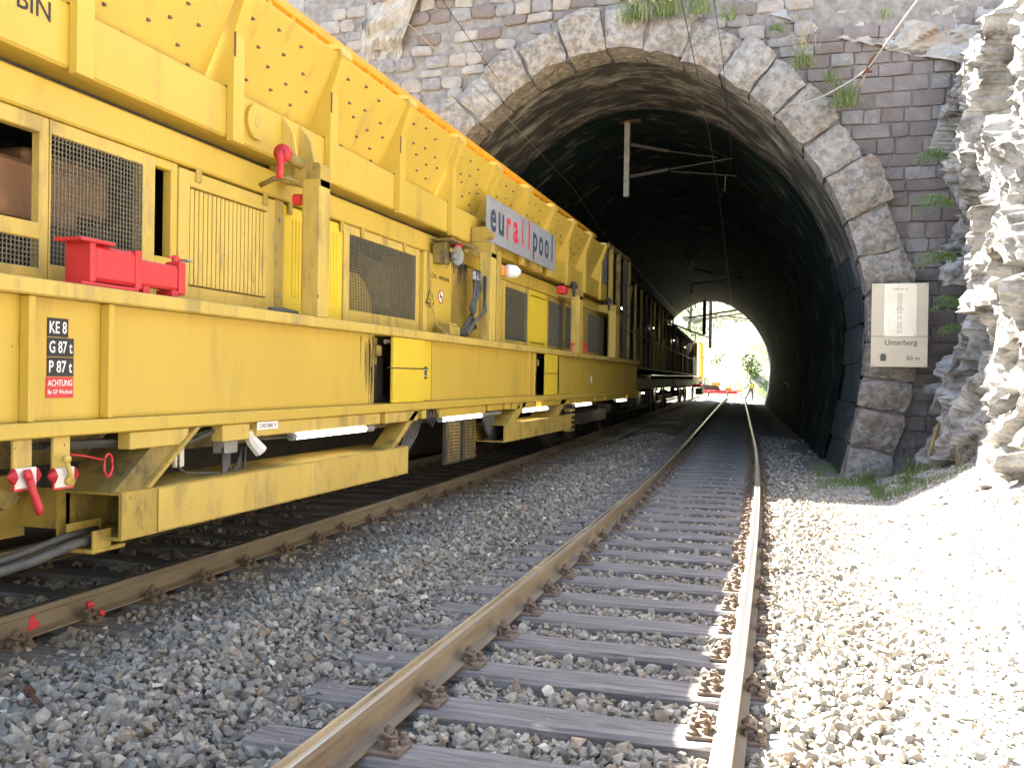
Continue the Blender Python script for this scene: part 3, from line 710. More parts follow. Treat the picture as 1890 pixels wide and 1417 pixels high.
# ------------------------------------------------------------------ near wagon
WO = (-5.0, 10.0, 0)
wg = thing('hopper_wagon', 'long yellow wagon with studded hopper sides, nearest of the train', 'railway wagon', WO)
W = lambda: G(WO)
YS, YE, YH = -3.0, 22.3, 19.45
XO = -3.51
# sole beam
W().bbox(-3.95, XO, YS, YE, 1.768, 1.848, .008).build('top_flange', YP, wg)
W().bbox(-3.85, XO, YS, YE, 1.068, 1.145, .008).build('bottom_flange', Y, wg)
for a, b in ((YS, 7.62), (9.02, 13.04), (14.22, YE)): W().box(-3.70, -3.60, a, b, 1.147, 1.766).build('beam_web', Y, wg)
W().box(-4.9, -4.85, YS, YE, 1.1, 1.8).build('inner_beam', OLD, wg)
for y in (.7, 2.2, 3.64, 4.19, 12.60, 12.86): W().bbox(-3.60, -3.535, y-.02, y+.02, 1.147, 1.766, .006).build('stiffener', Y, wg)
for a, b in ((7.90, 8.66), (13.46, 14.20)):
    o = W().bbox(-3.565, -3.535, a, b, 1.15, 1.47, .004).bbox(-3.565, -3.535, a, b, 1.476, 1.764, .004).build('cover_plate', YB, wg, label='smooth bright yellow cover plate in two halves')
    W().tube([(-3.53, a-.14, 1.475), (-3.53, b+.1, 1.478)], .004, 5).build('rod', DARK, o)
    W().bbox(-3.70, -3.60, b+.004, b+.34, 1.15, 1.764, .004).build('beam_web', YB, wg)
    W().box(-3.78, -3.73, a-.4, a+.2, 1.15, 1.76).build('recess_panel', DARK, wg)
    W().bbox(-3.72, -3.62, a-.17, a-.07, 1.58, 1.68, .01).tube([(-3.67, a-.12, 1.5), (-3.67, a-.12, 1.75)], .02, 8).build('latch', OLD, wg)
rs = random.Random(21); g = W()
for k in range(34):
    y = 7.60-abs(rs.gauss(0, .10)); zt = rs.uniform(1.45, 1.76); L_ = rs.uniform(.08, .45); w_ = rs.uniform(.004, .012)
    g.prism([(y-w_, zt), (y+w_, zt), (y+w_*.3, max(zt-L_, 1.15)), (y-w_*.3, max(zt-L_, 1.15))], 0, -3.5995, -3.5985)
g.build('oil_streaks', OLD, wg)['kind'] = 'stuff'
# decals on the beam
def decal(y0, y1, z0, z1, m, x=-3.598): return W().box(x, x+.0025, y0, y1, z0, z1).build('decal_plate', m, wg)
XD = -3.594
for (y0, y1, z0, z1, s_, m_) in ((3.795, 3.935, 1.572, 1.668, 'KE 8', BLK), (3.795, 3.975, 1.472, 1.568, 'G 87 t', BLK), (3.795, 3.975, 1.372, 1.468, 'P 87 t', BLK)):
    d = decal(y0, y1, z0, z1, m_); text(s_, y0+.012, z0+.018, .062, TXT, d, XD, WO, y1-y0-.024, .014)
d = decal(3.79, 3.975, 1.262, 1.368, RED)
text('ACHTUNG', 3.80, 1.322, .032, TXT, d, XD, WO, .165, .012); text('8x GP Wechsel', 3.80, 1.282, .022, TXT, d, XD, WO, .165, .008)
for yb in (8.70, 12.96):
    for (a, z0, z1, s_) in ((0, 1.58, 1.64, 'KE'), (0, 1.52, 1.575, '9'), (.09, 1.44, 1.50, 'G 87'), (.09, 1.375, 1.435, 'P 87'), (0, 1.44, 1.515, '='), (0, 1.31, 1.37, 'KE 8')):
        d = decal(yb+a, yb+a+.085, z0, z1, BLK); text(s_, yb+a+.012, z0+.018, .024, TXT, d, XD, WO, .055, .01)
d = decal(17.0, 17.12, 1.33, 1.46, TXT)
# items hanging under the beam
for (a, b, z0) in ((4.34, 4.86, .965), (5.22, 5.53, .955), (5.62, 7.62, .968), (7.74, 8.50, .965), (8.62, 8.72, .975), (9.10, 10.60, .97), (10.72, 11.30, .99), (11.42, 11.64, .99), (11.76, 12.08, .98), (12.2, 12.85, .98), (13.2, 14.1, .98), (14.25, 15.35, .98), (15.5, 17.0, .98), (17.2, 18.0, .98), (18.2, 20.5, .98), (20.7, 22.2, .98)):
    W().bbox(-3.62, -3.53, a, b, z0, 1.064, .006).build('cable_duct', YP if a < 9 else Y, wg)
d = W().box(-3.527, -3.5235, 5.61, 5.88, 1.012, 1.066).build('decal_plate', TXT, wg); text('230/380 V', 5.63, 1.025, .028, RUST, d, -3.522, WO, .23, .006)
for (a, b) in ((6.17, 7.35), (9.2, 10.5), (12.25, 13.62), (15.5, 16.8), (19.4, 20.6)):
    zc = .935+.01*(a > 8)
    f = W().bbox(-3.63, -3.59, a-.05, b+.1, zc+.02, zc+.045, .004).tube([(-3.56, b+.01, zc), (-3.56, b+.16, zc)], .03, 10).tube([(-3.56, a-.05, zc), (-3.56, a, zc)], .03, 10).build('strip_light', GREY, wg)
    W().tube([(-3.56, a, zc), (-3.56, b, zc)], .024, 12).build('tube', LAMP, f)
    W().tube([(-3.56, (a+b)/2-.01, zc), (-3.56, (a+b)/2+.01, zc)], .027, 10).build('clip', GREY, f)
g = W()
for k in range(6): g.tube([(-3.66-.03*k, 3.9, 1.02-.012*(k % 3)), (-3.64-.03*k, 4.6, 1.0-.012*(k % 3)), (-3.62-.03*k, 5.0, .965+.02*(k % 2)), (-3.6-.02*k, 5.25, 1.03), (-3.66-.02*k, 7, 1.03), (-3.7, 12, 1.03), (-3.7, 20, 1.03)], .014, 6)
g.build('cable_bundle', RUB, wg)
# lower beams (box sections) with struts
g = W(); g.box(-3.53, -3.51, 4.25, 8.22, .47, .735).box(-3.95, -3.93, 4.25, 8.22, .47, .735).box(-3.928, -3.532, 4.25, 8.22, .718, .737).box(-3.928, -3.532, 4.25, 8.22, .468, .487)
lb = g.build('lower_beam', YD, wg)
W().box(-3.505, -3.502, 4.55, 8.2, .48, .725).build('side_plate', YP, lb)
W().bbox(-3.80, -3.62, 4.16, 4.42, .405, .43, .004).box(-3.80, -3.79, 4.16, 4.42, .43, .56).box(-3.63, -3.62, 4.16, 4.3, .43, .53).build('hose_bracket', YD, lb)
g = W(); g.prism([(-3.93, .74), (-3.53, .74), (-3.53, 1.065), (-3.93, 1.065)], 1, 0, .001)
g = W(); g.prism([(4.22, .737), (4.50, .737), (4.95, 1.066), (4.67, 1.066)], 0, -3.93, -3.545); g.build('strut', OLD, wg)
W().prism([(4.46, .739), (4.505, .739), (4.96, 1.064), (4.91, 1.064)], 0, -3.544, -3.515).build('strut_edge', YD, wg)
for a in (7.86,): W().prism([(a, .737), (a+.12, .737), (a+.68, 1.066), (a+.56, 1.066)], 0, -3.72, -3.53).build('strut', YD, wg)
g = W(); g.box(-3.53, -3.51, 11.35, 15.1, .57, .80).box(-3.93, -3.91, 11.35, 15.1, .57, .80).box(-3.91, -3.53, 11.35, 15.1, .785, .80).box(-3.91, -3.53, 11.35, 15.1, .57, .585); g.build('lower_beam', YD, wg)
for a in (11.5, 13.9): W().prism([(a, .80), (a+.35, .80), (a+.95, 1.066), (a+.6, 1.066)], 0, -3.9, -3.53).build('strut', YD, wg)
W().box(-4.30, -4.27, 1.0, 4.35, .44, .80).box(-4.27, -3.93, 4.30, 4.33, .5, .73).build('cross_plate', YD, wg)
W().prism([(3.2, 1.02), (3.3, 1.06), (4.0, .72), (3.9, .66)], 0, -4.2, -3.95).build('strut', OLD, wg)
W().box(-4.6, -4.0, 3.3, 3.72, .9, 1.0).build('bracket', YD, wg)
# brake levers
for k, (y0, zt) in enumerate(((3.60, .86), (3.85, .84))):
    br = W().bbox(-3.57, -3.55, y0-.055, y0+.06, zt-.0, 1.066, .004).build('hanger', YP, wg)
    bx = W().bbox(-3.545, -3.53, y0-.06, y0+.07, zt-.03, zt+.07, .006).build('selector_plate', WHITE, wg)
    g = W(); g.tube([(-3.55, y0-.09, zt+.03), (-3.545, y0-.06, zt+.03)], [.005, .04], 6).tube([(-3.545, y0+.07, zt+.03), (-3.55, y0+.1, zt+.03)], [.04, .012], 6)
    g.box(-3.546, -3.535, y0-.065, y0-.06, zt-.03, zt+.07).box(-3.546, -3.535, y0-.065, y0+.07, zt-.04, zt-.03)
    g.build('end_stop', RED, bx)
    if k == 0:
        g = W(); g.tube([(-3.52, y0-.01, zt+.035), (-3.50, y0+.0, zt+.04)], .028, 10).tube([(-3.515, y0, zt+.04), (-3.50, y0+.02, zt-.05), (-3.49, y0+.045, zt-.13), (-3.49, y0+.05, zt-.16)], [.020, .018, .022, .018], 8)
        g.build('brake_lever', RED, wg, True)
    else:
        g = W(); g.ball((-3.50, y0-.02, zt+.115), .024).tube([(-3.50, y0-.02, zt+.11), (-3.505, y0+.01, zt+.04), (-3.51, y0+.02, zt)], [.012, .014, .02], 8).tube([(-3.53, y0+.02, zt), (-3.50, y0+.02, zt)], .024, 10)
        g.build('brake_lever', YP, wg, True, label='cream ball-ended brake lever')
g = W(); g.tube([(-3.56, 4.2+.032*math.cos(a), .89+.062*math.sin(a)) for a in np.linspace(0, 2*math.pi, 17)], .0075, 6).tube([(-3.6, 3.93, .97), (-3.58, 4.05, .95), (-3.56, 4.17, .92)], .006, 6); g.build('pull_ring', RED, wg, True)
# thick hoses at the open beam end and cables
for dz, r_, x in ((0, .026, -3.68), (.03, .020, -3.76), (-.005, .018, -3.85)):
    W().tube([(x, 4.35, .475+dz), (x, 4.1, .47+dz), (x+.02, 3.8, .435+dz), (x+.02, 3.4, .41+dz*.6), (x, 2.8, .40+dz*.6), (x, 2, .42)], r_, 10).build('hose', RUB, wg, True)
g = W()
for k in range(5): g.tube([(-3.64, 5.46-.02*k, .90), (-3.63+.01*k, 5.44-.03*k, .80-.02*k), (-3.64, 5.50-.02*k, .72-.02*k+.03*(k % 2)), (-3.65, 5.56+.01*k, .76), (-3.66, 5.64, .90)], .009, 6)
g.tube([(-3.62, 4.88, .95), (-3.6, 4.86, .82), (-3.62, 4.95, .775), (-3.62, 5.3, .74), (-3.62, 5.6, .71), (-3.62, 5.62, .9)], .009, 6)
g.tube([(-3.6, 5.6, 1.0), (-3.56, 5.75, .94), (-3.56, 6.12, .935)], .006, 6)
g.build('loose_cables', RUB, wg, True)
W().bbox(-3.72, -3.62, 5.38, 5.53, .86, .96, .008).build('junction_box', GREY, wg)
W().bbox(-3.80, -3.77, 5.06, 5.15, .79, .97, .004).build('number_tag', WHITE, wg)
W().tube([(-3.60, 5.60, 1.0), (-3.58, 5.64, .93), (-3.55, 5.70, .86)], [.035, .045, .05], 8).build('rag_wrapped_socket', WHITE, wg)
# underside
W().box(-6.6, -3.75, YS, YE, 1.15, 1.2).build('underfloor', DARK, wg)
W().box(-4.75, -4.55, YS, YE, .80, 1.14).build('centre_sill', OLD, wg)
def bogie(y):
    b = W().bbox(-6.05, -3.98, y-1.35, y+1.35, .5, .74, .02).build('bogie', DARK, wg)
    for dy in (-.9, .9):
        cx_ = float(CX(y))-DT
        for s_ in (-1, 1):
            xx = cx_+s_*.755; g = W(); g.tube([(xx-.055*s_, y+dy, .46), (xx-.032*s_, y+dy, .46), (xx-.03*s_, y+dy, .46), (xx+.07*s_, y+dy, .46)], [.49, .49, .455, .45], 28); g.build('wheel', DARK, b, True)
        W().tube([(cx_-.7, y+dy, .46), (cx_+.7, y+dy, .46)], .08, 10).build('axle', DARK, b)
bogie(.6); bogie(19.2)
W().box(-6.52, -6.48, 3.9, YE, -.30, 1.14).build('far_side_light_block', DARK, wg); W().box(-6.45, -6.40, 4.9, 8.6, .2, .8).build('equipment_panel', DARK, wg)  # far-side plate is an unseen blocker added to keep sun from under the wagon
for (a, b) in ((10.02, 10.48), (10.62, 11.05)):
    g = W(); g.bbox(-3.86, -3.80, a, b, .38, .9, .01); o = g.build('radiator_grille', DARK, wg)
    g = W(); 
    for k in range(12): g.box(-3.80, -3.792, a+.04, b-.04, .42+k*.038, .432+k*.038)
    for k in range(3): g.box(-3.80, -3.79, a+.04+k*(b-a-.09)/2, a+.05+k*(b-a-.09)/2, .41, .88)
    g.build('bars', OLD, o)
g = W()
for k in range(6): W().tube([(-3.75, 11.1+.06*k, 1.0), (-3.72, 11.2+.08*k, .75), (-3.72, 11.5+.05*k, .55+.03*k), (-3.8, 11.45+.2*k, .62+.04*k)], .03, 8).build('hydraulic_hose', RUB, wg, True)
for k in range(4): W().tube([(-3.7, 9.0-.05*k, 1.0), (-3.7, 8.85-.1*k, .8), (-3.72, 8.45, .5+.03*k), (-3.9, 8.1, .48)], .022, 8).build('hydraulic_hose', RUB, wg, True)
for k in range(5): W().tube([(-3.58, 8.78+.06*k, 1.1), (-3.56, 8.74+.09*k, 1.0), (-3.58, 8.8+.05*k, .96-.02*k), (-3.6, 8.95, 1.04)], .01, 6).build('loose_cable', RUB, wg, True)
W().bbox(-3.66, -3.56, 10.75, 11.35, .93, .975, .01).build('junction_box', GREY, wg)
W().tube([(-3.9, 12.6, .9), (-3.75, 12.6, .9)], .09, 12).build('air_valve', RED, wg)
W().bbox(-4.25, -3.98, 15.3, 17.2, .45, .95, .03).build('tank', DARK, wg)
for k in range(5): W().box(-3.9, -3.8, 16.2, 16.6, .45+k*.09, .49+k*.09).build('step', OLD, wg)

# superstructure: door level
XF = -3.92
def fbox(y0, y1, z0, z1, m=Y, x0=-3.99, x1=XF, name='frame_post', b=.006, lab=None): return W().bbox(x0, x1, y0, y1, z0, z1, b).build(name, m, wg, label=lab)
fbox(YS, YE, 2.785, 2.985, Y, -4.0, -3.90, 'header_panel', .012)
W().box(-4.5, -4.0, YS, YE, 2.99, 3.04).build('shadow_gap_strip', DARK, wg)  # dark strip fills the gap, standing in for its shade
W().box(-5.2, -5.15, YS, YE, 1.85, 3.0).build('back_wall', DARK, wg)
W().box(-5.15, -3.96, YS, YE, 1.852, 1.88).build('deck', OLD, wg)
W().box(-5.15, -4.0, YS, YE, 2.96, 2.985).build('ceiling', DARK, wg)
def mesh_panel(y0, y1, z0, z1, parent, n_y, n_z, m=ZINC, r=.0028, x=-3.925):
    g = W()
    for i in range(n_y+1): y = y0+(y1-y0)*i/n_y; g.box(x-r, x+r, y-r, y+r, z0, z1)
    for i in range(n_z+1): z = z0+(z1-z0)*i/n_z; g.box(x-r*3, x-r, y0, y1, z-r, z+r)
    return g.build('wire_mesh', m, parent)
def framed(y0, y1, z0, z1, ym0, ym1, zm0, zm1, name, m, x1=XF, d=.05):
    g = W(); g.bbox(x1-d, x1, y0, ym0, z0, z1, .005).bbox(x1-d, x1, ym1, y1, z0, z1, .005).bbox(x1-d, x1-.001, ym0, ym1, zm1, z1, .005).bbox(x1-d, x1-.001, ym0, ym1, z0, zm0, .005)
    return g.build(name, m, wg)
# leftmost opening, lower mesh
f = W(); f.bbox(-3.98, XF, YS, 4.08, 2.69, 2.78).bbox(-3.98, XF, 2.9, 4.08, 2.11, 2.20).bbox(-3.98, XF, YS, 4.08, 1.85, 1.955).bbox(-3.98, XF, 4.07, 4.135, 1.852, 2.779); f = f.build('window_frame', YP, wg)
mesh_panel(2.9, 4.07, 1.955, 2.11, f, 44, 6)
W().box(-3.98, -3.93, YS, 2.9, 1.96, 2.69).build('side_panel', Y, wg)
f = framed(4.14, 5.02, 1.85, 2.78, 4.15, 4.90, 1.985, 2.70, 'mesh_door', YP); mesh_panel(4.15, 4.90, 1.985, 2.70, f, 27, 26)
fbox(5.18, 5.245, 1.85, 2.78); W().bbox(-3.98, XF, 5.022, 5.178, 1.85, 2.15).build('side_panel', Y, wg); W().bbox(-3.98, XF, 5.022, 5.178, 2.72, 2.78).build('frame_rail', Y, wg)
W().box(-4.10, -4.07, 5.0, 5.2, 2.1, 2.75).build('inner_panel', OLD, wg)
# louvred door
f = framed(5.255, 6.445, 1.85, 2.765, 5.37, 6.33, 1.985, 2.66, 'louvred_door', YP, XF+.006)
W().box(-3.966, -3.96, 5.37, 6.33, 1.985, 2.66).build('door_skin', OLD, f)  # backing darkened to paint the shade between the slats
for i in range(19):
    y = 5.385+i*.0505; W().prism([(-3.959, y), (-3.925, y+.004), (-3.917, y+.030), (-3.959, y+.030)], 2, 2.0, 2.645).build('slat', YP, f)
for y in (5.42, 6.26): W().bbox(-3.916, -3.90, y, y+.06, 2.70, 2.80, .004).build('hinge', YD, f)
W().bbox(-3.985, XF, 6.452, 6.585, 1.85, 2.78).build('frame_post', YD, wg)
for z in (2.02, 2.62): W().tube([(-3.922, 6.52, z), (-3.91, 6.52, z)], .018, 8).build('fixing_bolt', GREY, wg)
# bright ribbed door
f = W().bbox(-3.97, XF-.004, 6.60, 7.615, 1.87, 2.765, .01).build('ribbed_door', YB, wg)
for i in range(15): W().bbox(-3.926, -3.915, 6.72+i*.055, 6.745+i*.055, 2.03, 2.66, .005).build('pressed_rib', YB, f)
for y in (6.63, 7.53): W().bbox(-3.916, -3.895, y, y+.05, 2.69, 2.79, .004).build('hinge', YD, f)
# mesh window 2
f = framed(7.635, 9.425, 1.85, 2.78, 7.745, 9.315, 2.005, 2.70, 'mesh_door', YP); mesh_panel(7.745, 9.315, 2.005, 2.70, f, 46, 26, r=.0032)
for y in (7.95, 8.95): W().bbox(-3.918, -3.90, y, y+.06, 2.70, 2.80, .004).build('hinge', YD, f)
# tank box with signs
tb = W().bbox(-4.4, -3.85, 9.44, 10.25, 1.86, 2.78, .03).build('oil_tank', Y, wg)
W().bbox(-4.4, -3.87, 10.255, 10.86, 1.86, 2.78, .03).build('tank_side', YD, wg)
text('-ÖL 4000L', 9.52, 2.50, .055, BLK, tb, -3.847, WO, .66, .006)
g = W(); g.prism([(9.44, 2.20), (9.68, 2.20), (9.56, 2.42)], 0, -3.849, -3.846); sg = g.build('warning_sign', BLK, tb)
W().prism([(9.475, 2.216), (9.645, 2.216), (9.56, 2.375)], 0, -3.8455, -3.844).build('sign_face', YB, sg)
W().prism([(9.535, 2.23), (9.585, 2.23), (9.595, 2.26), (9.575, 2.30), (9.56, 2.335), (9.545, 2.29), (9.525, 2.26)], 0, -3.8435, -3.842).build('flame_mark', BLK, sg)
text('FEUERGEFAHR', 9.46, 2.168, .022, BLK, tb, -3.847, WO, .2, .003)
def disc(y, z, r, x): return [(y+r*math.cos(2*math.pi*i/20), z+r*math.sin(2*math.pi*i/20)) for i in range(20)]
sg = W().prism(disc(9.88, 2.31, .078, 0), 0, -3.849, -3.846).build('no_smoking_sign', RED, tb); W().prism(disc(9.88, 2.31, .062, 0), 0, -3.8455, -3.844).build('sign_face', TXT, sg)
g = W(); g.box(-3.8435, -3.842, 9.84, 9.92, 2.30, 2.318); g.prism([(9.83, 2.355), (9.845, 2.365), (9.93, 2.265), (9.915, 2.255)], 0, -3.8415, -3.840); g.build('sign_symbol', BLK, sg)
g = W()
rs = random.Random(9)
for k in range(16):
    y = 10.0+.85*k/16+rs.uniform(0, .02); L_ = rs.uniform(.06, .30)*(1 if k > 5 else .5); g.prism([(y-.02, 2.778), (y+.03, 2.778), (y+.012, 2.778-L_), (y-.003, 2.778-L_)], 0, -3.8685+.0195*(y < 10.24), -3.8675+.0195*(y < 10.24))
g.build('oil_stain', DARK, tb)
W().bbox(-3.80, -3.62, 9.62, 9.92, 1.85, 1.97, .01).bbox(-3.78, -3.64, 9.65, 9.88, 1.97, 2.0, .01).build('latch_box', YD, wg)
W().bbox(-3.83, -3.6, 9.40, 9.56, 1.85, 1.88, .01).tube([(-3.83, 9.47, 2.75), (-3.80, 9.47, 2.2), (-3.74, 9.52, 1.95), (-3.70, 9.62, 1.88)], .012, 6).build('release_bar', YD, wg)
# loudspeaker
sp = W().bbox(-3.86, -3.70, 9.63, 9.78, 2.66, 2.90, .01).bbox(-3.86, -3.60, 9.55, 10.3, 2.905, 2.925, .004).build('speaker_bracket', OLD, wg)
g = W(); n = 20
d = Vector((.93, -.36, -.02)).normalized(); c0_ = Vector((-3.74, 9.86, 2.765)); 
g.tube([c0_-d*.12, c0_-d*.02, c0_+d*.03, c0_+d*.09, c0_+d*.12, c0_+d*.122], [.035, .038, .045, .075, .105, .108], 24, caps=False)
g.tube([c0_+d*.122, c0_+d*.10, c0_+d*.05, c0_+d*.0], [.100, .07, .04, .025], 24, caps=False)
CREAM = mat('cream_plastic', (.30, .28, .23), (.24, .22, .17), .5, 5)
ho = g.build('horn_speaker', CREAM, sp, True)
W().tube([c0_, c0_+d*.06, c0_+d*.10], [.028, .034, .024], 14).build('horn_driver', GREY, sp, True)
W().tube([c0_+Vector((.02, .05, .17)), c0_+Vector((.08, .10, .10))], [.045, .06], 12).build('warning_lamp', RED, sp, True)
# support frames (post with top arm)
def support(y, w_, zt, arm, m=YD, z0=1.85):
    f = W().bbox(XO-.15, XO, y, y+w_, z0, zt-.10, .008).build('support_post', YP, wg)
    W().prism([(XO-.15-arm, zt-.09), (XO-.15, zt-.16), (XO, zt-.16), (XO, zt), (XO-.02, zt+.02), (XO-.15-arm, zt+.02)], 1, y+.001, y+w_-.001).build('arm', m, f)
    W().box(XO-.152, XO-.148, y-.003, y+w_*.0+.001, z0, zt-.1).build('edge_plate', m, f)
    return f
support(6.42, .17, 3.02, .30); support(10.68, .20, 3.02, .2); W().bbox(-3.60, -3.53, 10.99, 11.15, 1.85, 2.98, .006).build('support_post', YD, wg)
support(15.58, .28, 2.93, .32); support(19.0, .42, 2.92, .3)
for y, z in ((5.93, 3.0), (15.3, 2.98), (18.4, 2.98)):
    o = W().tube([(-3.60, y+.35, z), (-3.58, y+.05, z)], .04, 12).build('pivot_pipe', OLD, wg, True)
    g = W(); g.tube([(-3.56, y+.05, z), (-3.56, y-.0, z-.0)], .065, 12)
    g.tube([(-3.56, y+.0, z), (-3.54, y-.04, z-.05), (-3.535, y-.05, z-.12), (-3.535, y-.06, z-.20)], [.035, .024, .026, .022], 8); g.build('locking_lever', RED if y < 10 else DARK, o, True)
# lug with hole, fins, hose hooks
W().prism(disc(5.95, 3.235, .125, 0), 0, -3.80, -3.77).build('lifting_lug', Y, wg)
W().prism(disc(5.96, 3.235, .042, 0), 0, -3.7695, -3.766).build('lug_eye', YP, wg)
for y in (6.33, 6.60, 13.3, 13.6): W().prism([(-3.80, 3.395), (-3.70, 3.25), (-3.66, 3.02), (-3.80, 3.02)], 1, y, y+.03).build('gusset', YP, wg)
o = W().bbox(-3.80, -3.60, 10.72, 10.88, 3.03, 3.24, .02).tube([(-3.6, 10.7, 3.15), (-3.6, 10.9, 3.15)], .06, 12).build('pivot_block', YD, wg)
W().tube([(-3.62, 10.8, 2.99), (-3.62, 10.8, 3.1)], .03, 8).build('pin', GREY, o)
g = W()
for k in range(5): hh = W().tube([(-3.68+.012*k, 10.52+.06*(k % 3), 2.68), (-3.64, 10.46+.09*(k % 3), 2.45), (-3.62+.012*k, 10.42-.07*k, 2.2), (-3.66, 10.2+.09*k, 2.0), (-3.70, 10.12+.05*k, 1.88)], .024, 8).build('hydraulic_hose', RUB, wg, True)
W().tube([(-3.58, 10.66, 2.62), (-3.56, 10.62, 2.2), (-3.58, 10.3, 2.05), (-3.60, 10.1, 1.9)], .022, 8).build('hydraulic_hose', RUB, wg, True)
g = W()
for k in range(6): g.tube([(-3.66, 10.46+.05*k, 2.66), (-3.65, 10.45+.05*k, 2.56)], .027, 8)
g.build('hose_fittings', GREY, wg)
W().tube([(-3.66, 6.35, 1.87), (-3.66, 6.15, 1.88), (-3.68, 6.0, 1.87)], .022, 8).build('hose', RUB, wg, True)
W().tube([(-3.80, 6.05, 2.80), (-3.66, 6.0, 2.83), (-3.62, 6.1, 2.86), (-3.64, 6.3, 2.86)], .02, 8).build('pipe_loop', OLD, wg, True)
W().tube([(-3.74, 6.44, 2.76), (-3.68, 6.44, 2.76)], .045, 14).build('reflector', RED, wg)
# beacon
b = W().bbox(-3.72, -3.6, 11.42, 11.6, 2.72, 2.86, .01).build('beacon_box', ORB, wg); W().tube([(-3.6, 11.55, 2.79), (-3.58, 11.58, 2.79), (-3.50, 11.66, 2.79), (-3.46, 11.72, 2.79)], [.07, .09, .085, .04], 14).build('dome', WHITE, b, True)
# farther doors
fbox(10.87, 12.52, 1.85, 2.78, Y, name='side_panel')
f = framed(12.53, 13.80, 1.85, 2.78, 12.60, 13.74, 1.95, 2.70, 'mesh_door', YP); mesh_panel(12.60, 13.74, 1.95, 2.70, f, 30, 24, r=.003)
f = framed(13.82, 14.96, 1.85, 2.78, 13.90, 14.90, 1.95, 2.70, 'louvred_door', YB); W().box(-3.966, -3.96, 13.9, 14.9, 1.95, 2.7).build('door_skin', OLD, f)  # backing coloured dark for the shade in the slat gaps
for i in range(11): y = 13.93+i*.088; W().prism([(-3.959, y), (-3.925, y), (-3.915, y+.055), (-3.959, y+.055)], 2, 1.97, 2.68).build('slat', YB, f)
for a, b_ in ((14.98, 16.12), (16.2, 17.4), (18.1, 19.8)):
    f = framed(a, b_, 1.85, 2.78, a+.07, b_-.07, 1.95, 2.70, 'mesh_door', YD); mesh_panel(a+.07, b_-.07, 1.95, 2.70, f, 26, 20, r=.003)
fbox(17.42, 18.08, 1.85, 2.78, YD, name='side_panel'); fbox(20.9, YE, 1.85, 2.78, YD, name='side_panel')
W().bbox(-3.75, -3.6, 14.85, 15.1, 2.80, 2.93, .02).build('warning_lamp', RED, wg)
W().tube([(-3.6, 15.4, 1.85), (-3.6, 15.4, 2.0), (-3.6, 15.65, 2.0), (-3.6, 15.65, 1.85)], .02, 6).build('grab_handle', RED, wg); g = W(); g.tube([(-3.6, 14.7+1.7, 1.85), (-3.6, 16.4, 2.05), (-3.6, 16.55, 2.05), (-3.6, 16.55, 1.85)], .02, 6); g.build('grab_handle', RED, wg)
# engine things inside
W().bbox(-4.55, -4.12, 2.6, 4.6, 2.22, 2.58, .03).build('engine_block', BROWN, wg)
W().bbox(-4.5, -4.2, 3.2, 3.98, 1.9, 2.2, .02).build('radiator', OLD, wg)
g = W(); g.bbox(-4.5, -4.2, 4.25, 4.95, 2.35, 2.68, .03).tube([(-4.15, 4.3, 2.62), (-4.15, 4.36, 2.62)], .03, 8); g.build('engine_block', BROWN, wg)
W().tube([(-4.4, 4.45, 2.15), (-4.15, 4.45, 2.15)], .19, 16).bbox(-4.4, -4.15, 4.7, 4.9, 1.9, 2.3, .02).build('alternator', DARK, wg)
g = W(); g.prism([(8.1, 1.95)]+[(8.15+.42*math.cos(a), 1.98+.42*math.sin(a)) for a in np.linspace(math.pi*.72, .15, 9)]+[(8.57, 1.95)], 0, -4.35, -4.08); g.build('fan_cowl', YB, wg)
W().bbox(-4.4, -4.15, 7.75, 8.05, 2.2, 2.65, .03).build('oil_filter', RED, wg)
W().bbox(-4.45, -4.15, 8.6, 9.2, 2.1, 2.6, .03).tube([(-4.2, 8.4, 2.6), (-4.2, 9.3, 2.5)], .05, 8).build('engine_block', OLD, wg)
# red jack on the flange
jk = W(); jk.bbox(-3.74, -3.56, 3.98, 4.24, 2.085, 2.105, .004).bbox(-3.74, -3.57, 4.06, 4.10, 1.875, 2.085, .004).bbox(-3.72, -3.58, 4.10, 4.45, 1.885, 2.08, .02)
jk.bbox(-3.76, -3.55, 3.98, 4.42, 1.852, 1.872, .004).bbox(-3.73, -3.57, 4.42, 4.47, 1.872, 2.09, .006).bbox(-3.70, -3.60, 4.47, 4.84, 1.90, 2.05, .015).bbox(-3.71, -3.59, 4.84, 4.90, 1.875, 2.08, .01).bbox(-3.72, -3.6, 4.52, 4.58, 1.852, 1.9, .004).bbox(-3.72, -3.6, 4.78, 4.84, 1.852, 1.9, .004)
jk = jk.build('buffer_clamp', RED, wg)
W().tube([(-3.65, 4.87, 2.08), (-3.65, 4.87, 2.12)], .022, 8).tube([(-3.65, 4.80, 2.105), (-3.65, 5.0, 2.10)], .006, 6).build('locking_pin', RED, jk)
W().bbox(-3.67, -3.61, 4.93, 5.0, 2.094, 2.106, .003).build('pin_tip', GREY, jk)
